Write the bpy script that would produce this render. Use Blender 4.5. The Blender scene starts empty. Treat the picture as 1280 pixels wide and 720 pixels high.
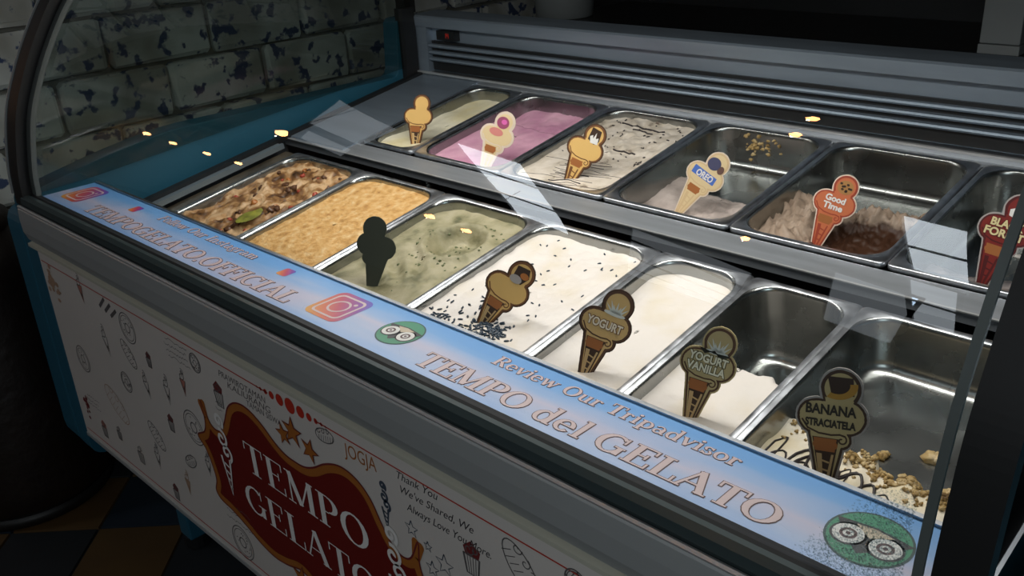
import bpy, bmesh, math, random
from mathutils import Vector, Matrix, noise
PI = math.pi
S = bpy.context.scene
C = S.collection

# ---------------------------------------------------------------- camera
RX = (0.71486, 0.247537, -0.65399)      # world x axis, written in camera (right, down, forward)
RY = (0.69681, -0.323694, 0.640083)
RZ = (-0.053252, -0.913249, -0.403907)
cam = bpy.data.cameras.new('camera'); cam.sensor_width = 36.0; cam.lens = 1178.33 / 1280 * 36
cam.clip_start = 0.02
co = bpy.data.objects.new('camera', cam); C.objects.link(co)
right = Vector((RX[0], RY[0], RZ[0])).normalized()
up = -Vector((RX[1], RY[1], RZ[1])).normalized()
back = right.cross(up).normalized()
up = back.cross(right)
M = Matrix((right, up, back)).transposed().to_4x4()
M.translation = Vector((0, 0, 1.38))
co.matrix_world = M
S.camera = co
CAMP = Vector((0, 0, 1.38))

# ---------------------------------------------------------------- world, exposure
S.view_settings.view_transform = 'Standard'; S.view_settings.look = 'None'
S.view_settings.gamma = 1.0; S.view_settings.exposure = 0.0
w = bpy.data.worlds.new('world'); S.world = w; w.use_nodes = True
w.node_tree.nodes['Background'].inputs[0].default_value = (0.62, 0.85, 1.0, 1)
w.node_tree.nodes['Background'].inputs[1].default_value = 0.012

def area(name, loc, target, sx, sy, energy, col):
    l = bpy.data.lights.new(name, 'AREA'); l.shape = 'RECTANGLE'; l.size = sx; l.size_y = sy
    l.energy = energy; l.color = col
    o = bpy.data.objects.new(name, l); C.objects.link(o); o.location = loc
    o.rotation_euler = (Vector(target) - Vector(loc)).to_track_quat('-Z', 'Y').to_euler()
    return o
# LED tube inside the top of the case
area('case_led_light', (-0.98, 1.02, 1.312), (-0.98, 1.03, 0.8), 1.56, 0.05, 8.4, (1.0, 0.95, 0.91))
# fill light added in front of the case to brighten its front board
area('front_fill_light', (0.60, -0.85, 1.75), (-0.35, 0.6, 0.65), 0.7, 0.6, 9.5, (0.84, 0.94, 1.0))

# ---------------------------------------------------------------- helpers
def mk(name):
    m = bpy.data.materials.new(name); m.use_nodes = True
    nt = m.node_tree; b = nt.nodes['Principled BSDF']
    return m, nt, b
def N(nt, t, **kw):
    n = nt.nodes.new(t)
    for k, v in kw.items():
        if k in n.inputs: n.inputs[k].default_value = v
        else: setattr(n, k, v)
    return n
def mat(name, col, rough=0.5, metal=0.0, var=0.0, vscale=8.0, bump=0.0, bscale=60.0, spec=None, col2=None, stretch=None, rvar=0.0, sss=0.0):
    m, nt, b = mk(name)
    b.inputs['Roughness'].default_value = rough; b.inputs['Metallic'].default_value = metal
    b.inputs['Base Color'].default_value = (*col, 1)
    if spec is not None: b.inputs['Specular IOR Level'].default_value = spec
    if sss:
        b.inputs['Subsurface Weight'].default_value = sss; b.inputs['Subsurface Radius'].default_value = (0.01, 0.007, 0.005)
        b.inputs['Subsurface Scale'].default_value = 0.6
    tc = N(nt, 'ShaderNodeTexCoord'); mp = N(nt, 'ShaderNodeMapping')
    nt.links.new(tc.outputs['Object'], mp.inputs['Vector'])
    if stretch: mp.inputs['Scale'].default_value = stretch
    if var or col2:
        n = N(nt, 'ShaderNodeTexNoise'); n.inputs['Scale'].default_value = vscale; n.inputs['Detail'].default_value = 6
        nt.links.new(mp.outputs['Vector'], n.inputs['Vector'])
        r = N(nt, 'ShaderNodeValToRGB'); r.color_ramp.elements[0].position = 0.35; r.color_ramp.elements[1].position = 0.65
        c2 = col2 if col2 else tuple(max(0, c * (1 - var)) for c in col)
        r.color_ramp.elements[0].color = (*c2, 1); r.color_ramp.elements[1].color = (*col, 1)
        nt.links.new(n.outputs['Fac'], r.inputs['Fac']); nt.links.new(r.outputs['Color'], b.inputs['Base Color'])
        if rvar:
            mr = N(nt, 'ShaderNodeMapRange'); mr.inputs['To Min'].default_value = rough - rvar; mr.inputs['To Max'].default_value = rough + rvar
            nt.links.new(n.outputs['Fac'], mr.inputs['Value']); nt.links.new(mr.outputs['Result'], b.inputs['Roughness'])
    if bump:
        n2 = N(nt, 'ShaderNodeTexNoise'); n2.inputs['Scale'].default_value = bscale; n2.inputs['Detail'].default_value = 5
        nt.links.new(mp.outputs['Vector'], n2.inputs['Vector'])
        bp = N(nt, 'ShaderNodeBump'); bp.inputs['Strength'].default_value = bump; bp.inputs['Distance'].default_value = 0.01
        nt.links.new(n2.outputs['Fac'], bp.inputs['Height']); nt.links.new(bp.outputs['Normal'], b.inputs['Normal'])
    return m
def ramp_mat(name, stops, scale, rough=0.55, bump=0.4, bscale=80.0, detail=8, dist=0.0, sss=0.0):
    m, nt, b = mk(name)
    tc = N(nt, 'ShaderNodeTexCoord'); n = N(nt, 'ShaderNodeTexNoise')
    n.inputs['Scale'].default_value = scale; n.inputs['Detail'].default_value = detail; n.inputs['Distortion'].default_value = dist
    nt.links.new(tc.outputs['Object'], n.inputs['Vector'])
    r = N(nt, 'ShaderNodeValToRGB'); e = r.color_ramp.elements
    while len(e) < len(stops): e.new(0.5)
    for i, (p, c) in enumerate(stops): e[i].position = p; e[i].color = (*c, 1)
    nt.links.new(n.outputs['Fac'], r.inputs['Fac']); nt.links.new(r.outputs['Color'], b.inputs['Base Color'])
    b.inputs['Roughness'].default_value = rough
    n2 = N(nt, 'ShaderNodeTexNoise'); n2.inputs['Scale'].default_value = bscale; n2.inputs['Detail'].default_value = 6
    nt.links.new(tc.outputs['Object'], n2.inputs['Vector'])
    bp = N(nt, 'ShaderNodeBump'); bp.inputs['Strength'].default_value = bump; bp.inputs['Distance'].default_value = 0.004
    nt.links.new(n2.outputs['Fac'], bp.inputs['Height']); nt.links.new(bp.outputs['Normal'], b.inputs['Normal'])
    return m
def emit(name, col, s):
    m, nt, b = mk(name)
    b.inputs['Base Color'].default_value = (*col, 1); b.inputs['Emission Color'].default_value = (*col, 1)
    b.inputs['Emission Strength'].default_value = s
    return m
def glass(name, tint, rough=0.0, ior=1.5, gcol=(1, 1, 1), boost=1.0):
    m = bpy.data.materials.new(name); m.use_nodes = True; nt = m.node_tree
    nt.nodes.remove(nt.nodes['Principled BSDF']); out = nt.nodes['Material Output']
    t = N(nt, 'ShaderNodeBsdfTransparent'); t.inputs[0].default_value = (*tint, 1)
    g = N(nt, 'ShaderNodeBsdfGlossy'); g.inputs['Roughness'].default_value = rough; g.inputs['Color'].default_value = (*gcol, 1)
    f = N(nt, 'ShaderNodeLayerWeight'); f.inputs['Blend'].default_value = 0.5
    mx = N(nt, 'ShaderNodeMixShader')                # Schlick reflectance, the same from either side of the sheet
    pw = N(nt, 'ShaderNodeMath', operation='POWER'); pw.inputs[1].default_value = 5.0; nt.links.new(f.outputs['Facing'], pw.inputs[0])
    f0 = 2 * ((ior - 1) / (ior + 1)) ** 2 * boost
    mm = N(nt, 'ShaderNodeMath', operation='MULTIPLY_ADD'); mm.inputs[1].default_value = 1 - f0; mm.inputs[2].default_value = f0; mm.use_clamp = True
    nt.links.new(pw.outputs[0], mm.inputs[0]); nt.links.new(mm.outputs[0], mx.inputs[0])
    nt.links.new(t.outputs[0], mx.inputs[1]); nt.links.new(g.outputs[0], mx.inputs[2])
    nt.links.new(mx.outputs[0], out.inputs['Surface'])
    return m

class MB:
    def __init__(s): s.v = []; s.f = []
    def add(s, vs, fs):
        o = len(s.v); s.v += [tuple(v) for v in vs]; s.f += [tuple(i + o for i in f) for f in fs]; return s
    def box(s, x0, x1, y0, y1, z0, z1):
        v = [(x, y, z) for z in (z0, z1) for y in (y0, y1) for x in (x0, x1)]
        return s.add(v, [(0, 2, 3, 1), (4, 5, 7, 6), (0, 1, 5, 4), (2, 6, 7, 3), (0, 4, 6, 2), (1, 3, 7, 5)])
    def exx(s, prof, x0, x1, closed=True):          # extrude a (y,z) outline along x
        n = len(prof); v = [(x0, y, z) for y, z in prof] + [(x1, y, z) for y, z in prof]
        f = [(i, (i + 1) % n, (i + 1) % n + n, i + n) for i in range(n if closed else n - 1)]
        if closed: f += [tuple(range(n))[::-1], tuple(range(n, 2 * n))]
        return s.add(v, f)
    def tube(s, pts, r, n=6, cap=True, radii=None):
        pts = [Vector(p) for p in pts]; rings = []
        for i, p in enumerate(pts):
            d = (pts[min(i + 1, len(pts) - 1)] - pts[max(i - 1, 0)]).normalized()
            a = d.cross(Vector((0.13, 0.2, 0.97))); a = a.normalized() if a.length > 1e-4 else Vector((1, 0, 0))
            b = d.cross(a); rr = radii[i] if radii else r
            rings.append([p + (a * math.cos(2 * PI * k / n) + b * math.sin(2 * PI * k / n)) * rr for k in range(n)])
        v = [q for g in rings for q in g]
        f = [(i * n + k, i * n + (k + 1) % n, (i + 1) * n + (k + 1) % n, (i + 1) * n + k) for i in range(len(pts) - 1) for k in range(n)]
        if cap: f += [tuple(range(n))[::-1], tuple((len(pts) - 1) * n + k for k in range(n))]
        return s.add(v, f)
    def lathe(s, prof, n=20, c=(0, 0, 0)):
        v = [(c[0] + r * math.cos(2 * PI * k / n), c[1] + r * math.sin(2 * PI * k / n), c[2] + z) for r, z in prof for k in range(n)]
        f = [(i * n + k, i * n + (k + 1) % n, (i + 1) * n + (k + 1) % n, (i + 1) * n + k) for i in range(len(prof) - 1) for k in range(n)]
        f += [tuple(range(n))[::-1], tuple((len(prof) - 1) * n + k for k in range(n))]
        return s.add(v, f)
    def build(s, name, m, parent=None, smooth=False, loc=None, rot=None, bevel=0):
        me = bpy.data.meshes.new(name); me.from_pydata(s.v, [], s.f); me.update()
        if m: me.materials.append(m)
        if smooth:
            for p in me.polygons: p.use_smooth = True
        o = bpy.data.objects.new(name, me); C.objects.link(o)
        if parent: o.parent = parent
        if loc is not None: o.location = loc
        if rot is not None: o.rotation_euler = rot
        if bevel:
            b = o.modifiers.new('bevel', 'BEVEL'); b.width = bevel; b.segments = 2; b.limit_method = 'ANGLE'
        return o
def tag(o, label=None, cat=None, group=None, kind=None):
    if label: o['label'] = label
    if cat: o['category'] = cat
    if group: o['group'] = group
    if kind: o['kind'] = kind
    return o
def empty(name, loc=(0, 0, 0), rot=(0, 0, 0)):
    o = bpy.data.objects.new(name, None); C.objects.link(o); o.location = loc; o.rotation_euler = rot; o.empty_display_size = 0.05
    return o

TH = math.radians(9.5); HT = 0.73; HC = 1.38
def TR(a, b, c):                                    # tilted tray frame -> world
    return Vector((a, b * math.cos(TH) - (c - HT) * math.sin(TH), HC + b * math.sin(TH) + (c - HT) * math.cos(TH)))
def YZ(b, c):
    v = TR(0, b, c); return (v.y, v.z)

# ---------------------------------------------------------------- materials
M_steel = mat('brushed_steel', (0.50, 0.51, 0.53), 0.34, 1.0, var=0.12, vscale=5, stretch=(1, 12, 12), rvar=0.06)
M_rim = mat('pan_rim_steel', (0.66, 0.68, 0.72), 0.36, 1.0, var=0.3, vscale=40, rvar=0.12)
M_pan = mat('pan_steel', (0.36, 0.37, 0.36), 0.27, 1.0, var=0.14, vscale=14, rvar=0.07)
M_back = mat('back_panel_steel', (0.29, 0.35, 0.42), 0.42, 0.6, var=0.15, vscale=4, stretch=(1, 8, 8), rvar=0.05)
M_dsteel = mat('dark_steel', (0.12, 0.135, 0.15), 0.38, 0.9, var=0.2, vscale=6)
M_teal = mat('painted_lip', (0.05, 0.07, 0.072), 0.3, 0.3)
M_rub = mat('black_rubber', (0.006, 0.007, 0.008), 0.5, 0.0)
M_frame = mat('black_frame', (0.008, 0.008, 0.008), 0.45, 0.0)
M_blue = mat('blue_laminate', (0.017, 0.105, 0.165), 0.45, 0.0, var=0.12, vscale=5)
M_band = mat('apron_aluminium', (0.40, 0.42, 0.42), 0.5, 0.35, var=0.06, vscale=3)
M_ledge = mat('cream_ledge', (0.46, 0.45, 0.37), 0.5, 0.0)
M_board = mat('white_board', (0.62, 0.58, 0.54), 0.42, 0.0, var=0.05, vscale=4)
M_grey = mat('grey_trim', (0.10, 0.115, 0.11), 0.4, 0.2)
M_glass = glass('case_glass', (0.86, 0.90, 0.89), ior=1.5, boost=1.0)
M_sideglass = glass('side_glass', (0.74, 0.78, 0.76), ior=1.45, boost=0.2)

M_rail = mat('rail_steel', (0.60, 0.63, 0.67), 0.48, 0.85, var=0.15, vscale=5, stretch=(1, 12, 12))  # paler than the other steel, standing in for reflected windows

# ---------------------------------------------------------------- the setting
def struct(mb, name, m, parent=None, **k):
    o = mb.build(name, m, parent, **k)
    if parent is None: o['kind'] = 'structure'
    return o
M_floor = mat('grout', (0.012, 0.012, 0.013), 0.8)
floor = struct(MB().box(-10, 4, -6, 5, -0.06, -0.006), 'floor', M_floor)
t_y = mat('yellow_cement_tile', (0.085, 0.045, 0.012), 0.6, var=0.25, vscale=6)  # shade over the floor is put into these dark tile colours
t_b = mat('blue_cement_tile', (0.007, 0.016, 0.028), 0.6, var=0.3, vscale=6)
t_g = mat('grey_cement_tile', (0.012, 0.015, 0.018), 0.6, var=0.3, vscale=6)
TS = 0.2111
meshes = {}
for k, m in (('y', t_y), ('b', t_b), ('g', t_g)):
    q = MB(); h = TS / 2 - 0.0022
    q.v = [(-h, -h, -0.008), (h, -h, -0.008), (h, h, -0.008), (-h, h, -0.008), (-h + .0015, -h + .0015, 0), (h - .0015, -h + .0015, 0), (h - .0015, h - .0015, 0), (-h + .0015, h - .0015, 0)]
    q.f = [(4, 5, 6, 7), (0, 1, 5, 4), (1, 2, 6, 5), (2, 3, 7, 6), (3, 0, 4, 7)]
    me = bpy.data.meshes.new('tile'); me.from_pydata(q.v, [], q.f); me.materials.append(m); meshes[k] = me
ox, oy = -2.0335, 0.5672                            # corner shared by the yellow tile in view
ex = Vector((math.cos(PI / 4), math.sin(PI / 4))); ey = Vector((-math.sin(PI / 4), math.cos(PI / 4)))
for i in range(-9, 10):
    for j in range(-9, 10):
        c = Vector((ox, oy)) + ex * TS * (i + 0.5) + ey * TS * (j - 0.5)
        if not (-3.1 < c.x < -0.1 and -0.9 < c.y < 1.5): continue
        k = 'y' if (i + j) % 2 == 0 else ('b' if i % 2 == 0 else 'g')
        o = bpy.data.objects.new('tile', meshes[k]); C.objects.link(o); o.parent = floor
        o.location = (c.x, c.y, 0.0); o.rotation_euler = (0, 0, PI / 4)

# left wall of painted blocks
M_mort = mat('old_mortar', (0.20, 0.19, 0.165), 0.9, var=0.3, vscale=10)
wl = struct(MB().box(-2.72, -2.60, 0.42, 4.2, 0, 3.0), 'wall_left', M_mort)
M_blk, nt, b = mk('chipped_white_paint')
tc = N(nt, 'ShaderNodeTexCoord'); oi = N(nt, 'ShaderNodeObjectInfo')
va = N(nt, 'ShaderNodeVectorMath', operation='ADD'); nt.links.new(tc.outputs['Object'], va.inputs[0])
vs = N(nt, 'ShaderNodeVectorMath', operation='SCALE'); vs.inputs['Scale'].default_value = 40
cx = N(nt, 'ShaderNodeCombineXYZ')
for k in range(3): nt.links.new(oi.outputs['Random'], cx.inputs[k])
nt.links.new(cx.outputs[0], vs.inputs[0]); nt.links.new(vs.outputs[0], va.inputs[1])
n1 = N(nt, 'ShaderNodeTexNoise'); n1.inputs['Scale'].default_value = 24; n1.inputs['Detail'].default_value = 5
n3 = N(nt, 'ShaderNodeTexNoise'); n3.inputs['Scale'].default_value = 6
for n in (n1, n3): nt.links.new(va.outputs[0], n.inputs['Vector'])
r1 = N(nt, 'ShaderNodeValToRGB'); r1.color_ramp.elements[0].position = 0.56; r1.color_ramp.elements[1].position = 0.61
r1.color_ramp.elements[0].color = (0, 0, 0, 1); r1.color_ramp.elements[1].color = (1, 1, 1, 1)
nt.links.new(n1.outputs['Fac'], r1.inputs['Fac'])
r2 = N(nt, 'ShaderNodeValToRGB'); r2.color_ramp.elements[0].position = 0.35; r2.color_ramp.elements[1].position = 0.6
r2.color_ramp.elements[0].color = (0.42, 0.41, 0.37, 1); r2.color_ramp.elements[1].color = (0.74, 0.76, 0.74, 1)
nt.links.new(n3.outputs['Fac'], r2.inputs['Fac'])
mx = N(nt, 'ShaderNodeMixRGB'); mx.inputs[2].default_value = (0.06, 0.09, 0.19, 1)
nt.links.new(r1.outputs[0], mx.inputs[0]); nt.links.new(r2.outputs[0], mx.inputs[1]); nt.links.new(mx.outputs[0], b.inputs['Base Color'])
b.inputs['Roughness'].default_value = 0.75
bp = N(nt, 'ShaderNodeBump'); bp.inputs['Distance'].default_value = 0.02; bp.inputs['Strength'].default_value = 0.6
nt.links.new(n3.outputs['Fac'], bp.inputs['Height']); nt.links.new(bp.outputs[0], b.inputs['Normal'])
random.seed(4)
def rough_block(lx, hz):
    bm = bmesh.new(); bmesh.ops.create_cube(bm, size=1.0)
    bmesh.ops.scale(bm, vec=(0.05, lx, hz), verts=bm.verts)
    bmesh.ops.bevel(bm, geom=bm.edges[:], offset=0.009, segments=1, affect='EDGES')
    for v in bm.verts: v.co += Vector((random.uniform(-.004, .004), random.uniform(-.004, .004), random.uniform(-.004, .004)))
    me = bpy.data.meshes.new('block'); bm.to_mesh(me); bm.free(); me.materials.append(M_blk); return me
bms = [rough_block(0.30, 0.134) for _ in range(6)]
short = [rough_block(0.145, 0.134) for _ in range(3)]
for r in range(3, 15):
    z = 0.146 * r + 0.14
    y = 0.44 + (0.155 if r % 2 else 0.0)
    if r % 2:
        o = bpy.data.objects.new('block', random.choice(short)); C.objects.link(o); o.parent = wl; o.location = (-2.597, 0.518, z)
        y += 0.006
    while y < 3.0:
        o = bpy.data.objects.new('block', random.choice(bms)); C.objects.link(o); o.parent = wl
        o.location = (-2.597 + random.uniform(-.004, .004), y + 0.155, z); y += 0.31

M_dark = mat('dark_wall_paint', (0.035, 0.04, 0.045), 0.7, var=0.3, vscale=3)
struct(MB().box(-2.6, 3.2, 3.1, 3.2, 0, 3.0), 'wall_back', M_dark)
M_ceil = mat('dark_ceiling', (0.10, 0.10, 0.10), 0.8, var=0.3, vscale=1.5)
ceil = MB()
struct(MB().box(-10, 4, -6, 4.2, 2.9, 2.96), 'ceiling', M_ceil)
# daylight panels in the ceiling: centre, length, width, angle of the long side, brightness, panes
WIN = [(-1.14, -1.45, .85, .26, 81, 5.5, 2), (-3.72, -2.2, 1.75, .46, 68, 6.0, 3), (-4.68, -1.52, 1.3, .46, 35, .9, 1), (-3.1, -3.3, 1.7, .75, 60, .75, 4), (-1.78, -2.85, 1.25, .42, 70, .9, 1), (-5.7, -2.25, .7, .4, 35, .8, 1), (-1.36, -2.45, .95, .24, 78, 2.2, 2)]
for n_, (cx_, cy_, ln_, wd_, an_, st_, k_n) in enumerate(WIN):
    h1, h2, t = ln_ / 2, wd_ / 2, .025
    fr = MB().box(-h1, h1, -h2, -h2 + t, -.04, 0).box(-h1, h1, h2 - t, h2, -.04, 0).box(-h1, -h1 + t, -h2 + t, h2 - t, -.04, 0).box(h1 - t, h1, -h2 + t, h2 - t, -.04, 0)
    fo = struct(fr, 'window_%d' % (n_ + 1), M_frame, loc=(cx_, cy_, 2.9), rot=(0, 0, math.radians(an_)))
    em = emit('daylight_%d' % n_, (0.83, 0.92, 1.0), st_)
    for q in range(k_n):
        a_ = -h1 + t + (ln_ - 2 * t) * q / k_n; b_ = -h1 + t + (ln_ - 2 * t) * (q + 1) / k_n
        MB().box(a_ + .012, b_ - .012, -h2 + t, h2 - t, -.018, -.008).build('pane', em, fo)
        if q: MB().box(a_ - .012, a_ + .012, -h2 + t, h2 - t, -.03, -.004).build('glazing_bar', M_frame, fo)

# ---------------------------------------------------------------- the display case
XL, XR = -1.935, -0.182
case = empty('gelato_display_case', (-1.06, 1.1, 0))
tag(case, 'long curved-glass gelato display case with blue ends and an illustrated white front board', 'display case')
CI = Vector((1.06, -1.1, 0))
def part(mb, name, m, parent=None, **k):
    o = mb.build(name, m, None, **k); p = parent or case
    o.parent = p
    if p is case: o.location = CI + (Vector(k['loc']) if k.get('loc') is not None else Vector((0, 0, 0)))
    return o
def rnd(pts, r=0.03, n=5):                          # round the corners of an outline
    out = []; L = len(pts)
    for i in range(L):
        p = Vector(pts[i][:2]); rr = pts[i][2] if len(pts[i]) > 2 else r
        a = Vector(pts[i - 1][:2]); b = Vector(pts[(i + 1) % L][:2])
        if rr <= 0: out.append(tuple(p)); continue
        u = (a - p).normalized() * rr; v = (b - p).normalized() * rr
        for k in range(n + 1):
            s = k / n; out.append(tuple((p + u) * (1 - s) ** 2 + p * 2 * s * (1 - s) + (p + v) * s * s))
    return out
side = rnd([(0.575, 0.23, .04), (0.575, 0.845, .02), (0.76, 0.885, .05), (0.90, 0.906, .05), (1.545, 0.906, .02), (1.555, 1.05, .02), (1.66, 1.05, .03), (1.66, 0.23, .03)])
skirt = rnd([(0.573, 0.23, .05), (0.573, 0.800, .04), (1.64, 0.800, .03), (1.64, 0.23, .03)])
for x0, x1, x2, x3 in ((-2.01, -1.955, -2.09, -2.009), (-0.138, -0.083, -0.084, -0.005)):
    sp_ = part(MB().exx(side, x0, x1), 'side_panel', M_blue, bevel=.0015)
    MB().exx(skirt, x2, x3).build('skirt', M_blue, sp_, bevel=.006)
# body under the tray
part(MB().box(-1.953, -0.14, 0.60, 1.64, 0.30, 0.47), 'body', M_dsteel)
well = MB()
def P4(mb, pts, th=0.004):                           # thin slab over a tray frame quad
    a = [TR(*p) for p in pts]; n = (a[1] - a[0]).cross(a[2] - a[0]).normalized() * th
    return mb.add([*a, *[q - n for q in a]], [(0, 1, 2, 3), (7, 6, 5, 4), (0, 4, 5, 1), (1, 5, 6, 2), (2, 6, 7, 3), (3, 7, 4, 0)])
def tbox(mb, a0, a1, b0, b1, c0, c1):
    v = [TR(a, b, c) for c in (c0, c1) for b in (b0, b1) for a in (a0, a1)]
    return mb.add(v, [(0, 2, 3, 1), (4, 5, 7, 6), (0, 1, 5, 4), (2, 6, 7, 3), (0, 4, 6, 2), (1, 3, 7, 5)])
tbox(well, XL, XR, .60, 1.56, -.17, -.16); tbox(well, XL - .004, XL, .60, 1.56, -.17, -.002); tbox(well, XR, XR + .004, .60, 1.56, -.17, .01)
tbox(well, XL, XR, .60, .604, -.16, -.02); tbox(well, XL, XR, 1.556, 1.56, -.16, -.002)
part(well, 'well', M_dsteel)
# decorated front board
board = part(MB().box(-1.953, -0.14, 0.576, 0.590, 0.30, 0.735), 'front_board', M_board)
part(MB().box(-1.953, -0.14, 0.574, 0.592, 0.292, 0.30), 'board_bottom_trim', M_band)
part(MB().exx([(0.574, .731), (0.562, .744), (0.562, .750), (0.592, .757), (0.592, .731)], -1.953, -0.14), 'ledge_trim', M_ledge)
# aluminium apron, dark lip, rubber gasket
part(MB().exx([(0.592, .757), (0.566, .757), (0.560, .775), (0.559, .800), (0.5605, .8225), (0.5635, .8275), (0.568, .8265), (0.592, .815)], -1.953, -0.14), 'apron_rail', M_band)
part(MB().exx([(0.5635, .8275), (0.561, .826), (0.5605, .8285), (0.5635, .8305), (0.568, .8285), (0.568, .8265)], -1.953, -0.14), 'apron_edge', mat('polished_edge', (0.85, 0.85, 0.85), 0.42, 0.8))
part(MB().exx([(0.592, .815), (0.572, .824), (0.569, .832), (0.571, .842), (0.578, .847), (0.586, .846), (0.592, .842)], -1.953, -0.14), 'glass_holder_rail', M_teal, smooth=False)
part(MB().exx([(0.592, .80), (0.586, .846), (0.590, .8475), (0.6045, .8425), (0.6045, .80)], -1.953, -0.14), 'gasket', M_rub)

# advertising strip
M_sky, nt, b = mk('sky_print')
tc = N(nt, 'ShaderNodeTexCoord'); mp = N(nt, 'ShaderNodeMapping'); mp.inputs['Scale'].default_value = (1.6, 9, 1)
nt.links.new(tc.outputs['Object'], mp.inputs[0])
n1 = N(nt, 'ShaderNodeTexNoise'); n1.inputs['Scale'].default_value = 1.7; n1.inputs['Detail'].default_value = 3
nt.links.new(mp.outputs[0], n1.inputs['Vector'])
sx = N(nt, 'ShaderNodeSeparateXYZ'); nt.links.new(tc.outputs['Object'], sx.inputs[0])
mr = N(nt, 'ShaderNodeMapRange'); mr.inputs['From Min'].default_value = 0.605; mr.inputs['From Max'].default_value = 0.7125
nt.links.new(sx.outputs['Y'], mr.inputs['Value'])
ma = N(nt, 'ShaderNodeMath', operation='MULTIPLY_ADD'); ma.inputs[1].default_value = 1.1; ma.inputs[2].default_value = -0.52
nt.links.new(n1.outputs['Fac'], ma.inputs[0])
ad = N(nt, 'ShaderNodeMath', operation='ADD'); nt.links.new(ma.outputs[0], ad.inputs[0]); nt.links.new(mr.outputs[0], ad.inputs[1])
rp = N(nt, 'ShaderNodeValToRGB'); e = rp.color_ramp.elements
e[0].position = 0.0; e[0].color = (0.24, 0.40, 0.72, 1); e[1].position = 1.0; e[1].color = (0.16, 0.40, 0.80, 1)
for p, c in ((0.22, (0.40, 0.50, 0.74, 1)), (0.42, (0.56, 0.54, 0.70, 1)), (0.62, (0.36, 0.50, 0.78, 1)), (0.8, (0.20, 0.43, 0.80, 1))):
    q = e.new(p); q.color = c
nt.links.new(ad.outputs[0], rp.inputs[0]); nt.links.new(rp.outputs[0], b.inputs['Base Color']); b.inputs['Roughness'].default_value = 0.35
SX0, SX1, SY0, SY1, SZ = -1.933, -0.183, 0.605, 0.7125, 0.841
strip = part(MB().box(SX0, SX1, SY0, SY1, SZ - .006, SZ), 'advertising_strip', M_sky)
part(MB().box(SX0, SX1, SY1, SY1 + .0035, SZ - .01, SZ + .003).box(SX0, SX1, SY1 + .0045, SY1 + .008, SZ - .012, SZ + .0015), 'strip_edge_profile', M_steel)
part(MB().exx([(SY1, SZ - .006), (SY1 + .008, SZ - .011), (SY1 + .008, 0.66), (SY1, 0.66)], SX0, SX1), 'front_riser', M_dsteel)
part(MB().box(SX0, SX1, 0.6045, SY1, 0.66, SZ - .0065), 'strip_base', M_dsteel)

# tray rails between and beside the pans
tr = MB()
tbox(tr, -1.70 - .225, -1.712, 1.07, 1.55, -.006, .0)            # blank plate at the rear left
part(tr, 'blanking_plate', M_back)
q = MB(); tbox(q, XL, XR, 1.061, 1.112, -.010, -.003); tbox(q, XL, XR, 1.061, 1.064, -.020, -.003)
part(q, 'divider_rail', M_rail)
part(tbox(MB(), XL, XR, 1.0595, 1.063, -.0035, -.0015), 'divider_bright_edge', bpy.data.materials['polished_edge'])
part(tbox(MB(), XL, XR, 1.012, 1.061, -.060, -.040), 'divider_gap_shade', M_rub)  # black strip puts the shade of the gap into colour
part(tbox(MB(), XL, XR, 1.478, 1.545, -.010, -.004), 'rear_rail', M_rail)
part(tbox(MB(), XL, XL + .018, .62, 1.55, -.004, .006), 'well_gasket', M_rub)
part(tbox(tbox(MB(), -1.915, -1.895, .66, 1.03, -.010, -.002), -1.896, -1.889, .66, 1.03, -.010, .002), 'side_rail', mat('bright_rail', (.34, .40, .44), .4, .7))
part(tbox(MB(), -1.889, -1.809, .66, 1.03, -.022, -.018), 'gap_floor', mat('gap_floor_reflection', (0.16, 0.13, 0.09), 0.35, 0.4, var=.6, vscale=14))  # brown tint paints in the reflection of the gelato alongside

# rear wall of the well: panel, ledge, louvres, display
part(MB().box(-1.953, -0.14, 1.625, 1.66, 0.47, 1.045), 'rear_wall', M_back)
part(MB().exx([(1.60, 1.028), (1.598, 1.052), (1.602, 1.056), (1.70, 1.056), (1.70, 1.04), (1.625, 1.028)], -1.953, -0.14), 'top_ledge', M_back)
part(MB().box(-1.953, -1.899, 1.604, 1.626, 0.905, 1.028), 'corner_post', M_back)
part(MB().box(-1.965, -1.935, 1.56, 1.60, 0.90, 1.075), 'corner_gasket', M_rub)
for z in (0.985, 0.968, 0.951):
    part(MB().exx([(1.612, z), (1.606, z - .001), (1.604, z - .0045), (1.607, z - .008), (1.62, z - .011), (1.62, z)], -1.896, -0.182), 'louvre', M_back)
part(MB().box(-1.896, -0.182, 1.618, 1.628, 0.918, 0.992), 'air_slot', M_rub)
part(MB().exx([(1.598, .898), (1.594, .912), (1.598, .9145), (1.626, .9145), (1.626, .898)], -1.935, -0.182), 'lower_ledge', M_steel)
dsp = part(MB().box(-1.862, -1.795, 1.606, 1.626, 0.998, 1.021), 'temperature_display', M_rub)
SEG = {'2': 'abged', '1': 'bc', '4': 'fgbc'}
q = MB()
def seg7(mb, ch, x, z, s, y):
    h = s / 2; wd = s * .55; t = s * .1
    R_ = {'a': (x, x + wd, z + s - t, z + s), 'd': (x, x + wd, z, z + t), 'g': (x, x + wd, z + h - t / 2, z + h + t / 2), 'f': (x, x + t, z + h, z + s), 'e': (x, x + t, z, z + h), 'b': (x + wd - t, x + wd, z + h, z + s), 'c': (x + wd - t, x + wd, z, z + h)}
    for k in SEG[ch]:
        a = R_[k]; mb.box(a[0], a[1], y - .0006, y, a[2], a[3])
seg7(q, '1', -1.832, 1.004, .012, 1.606); seg7(q, '4', -1.823, 1.004, .012, 1.606)
q.build('red_digits', emit('red_led', (0.5, 0.02, 0.01), 0.25), dsp)

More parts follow.
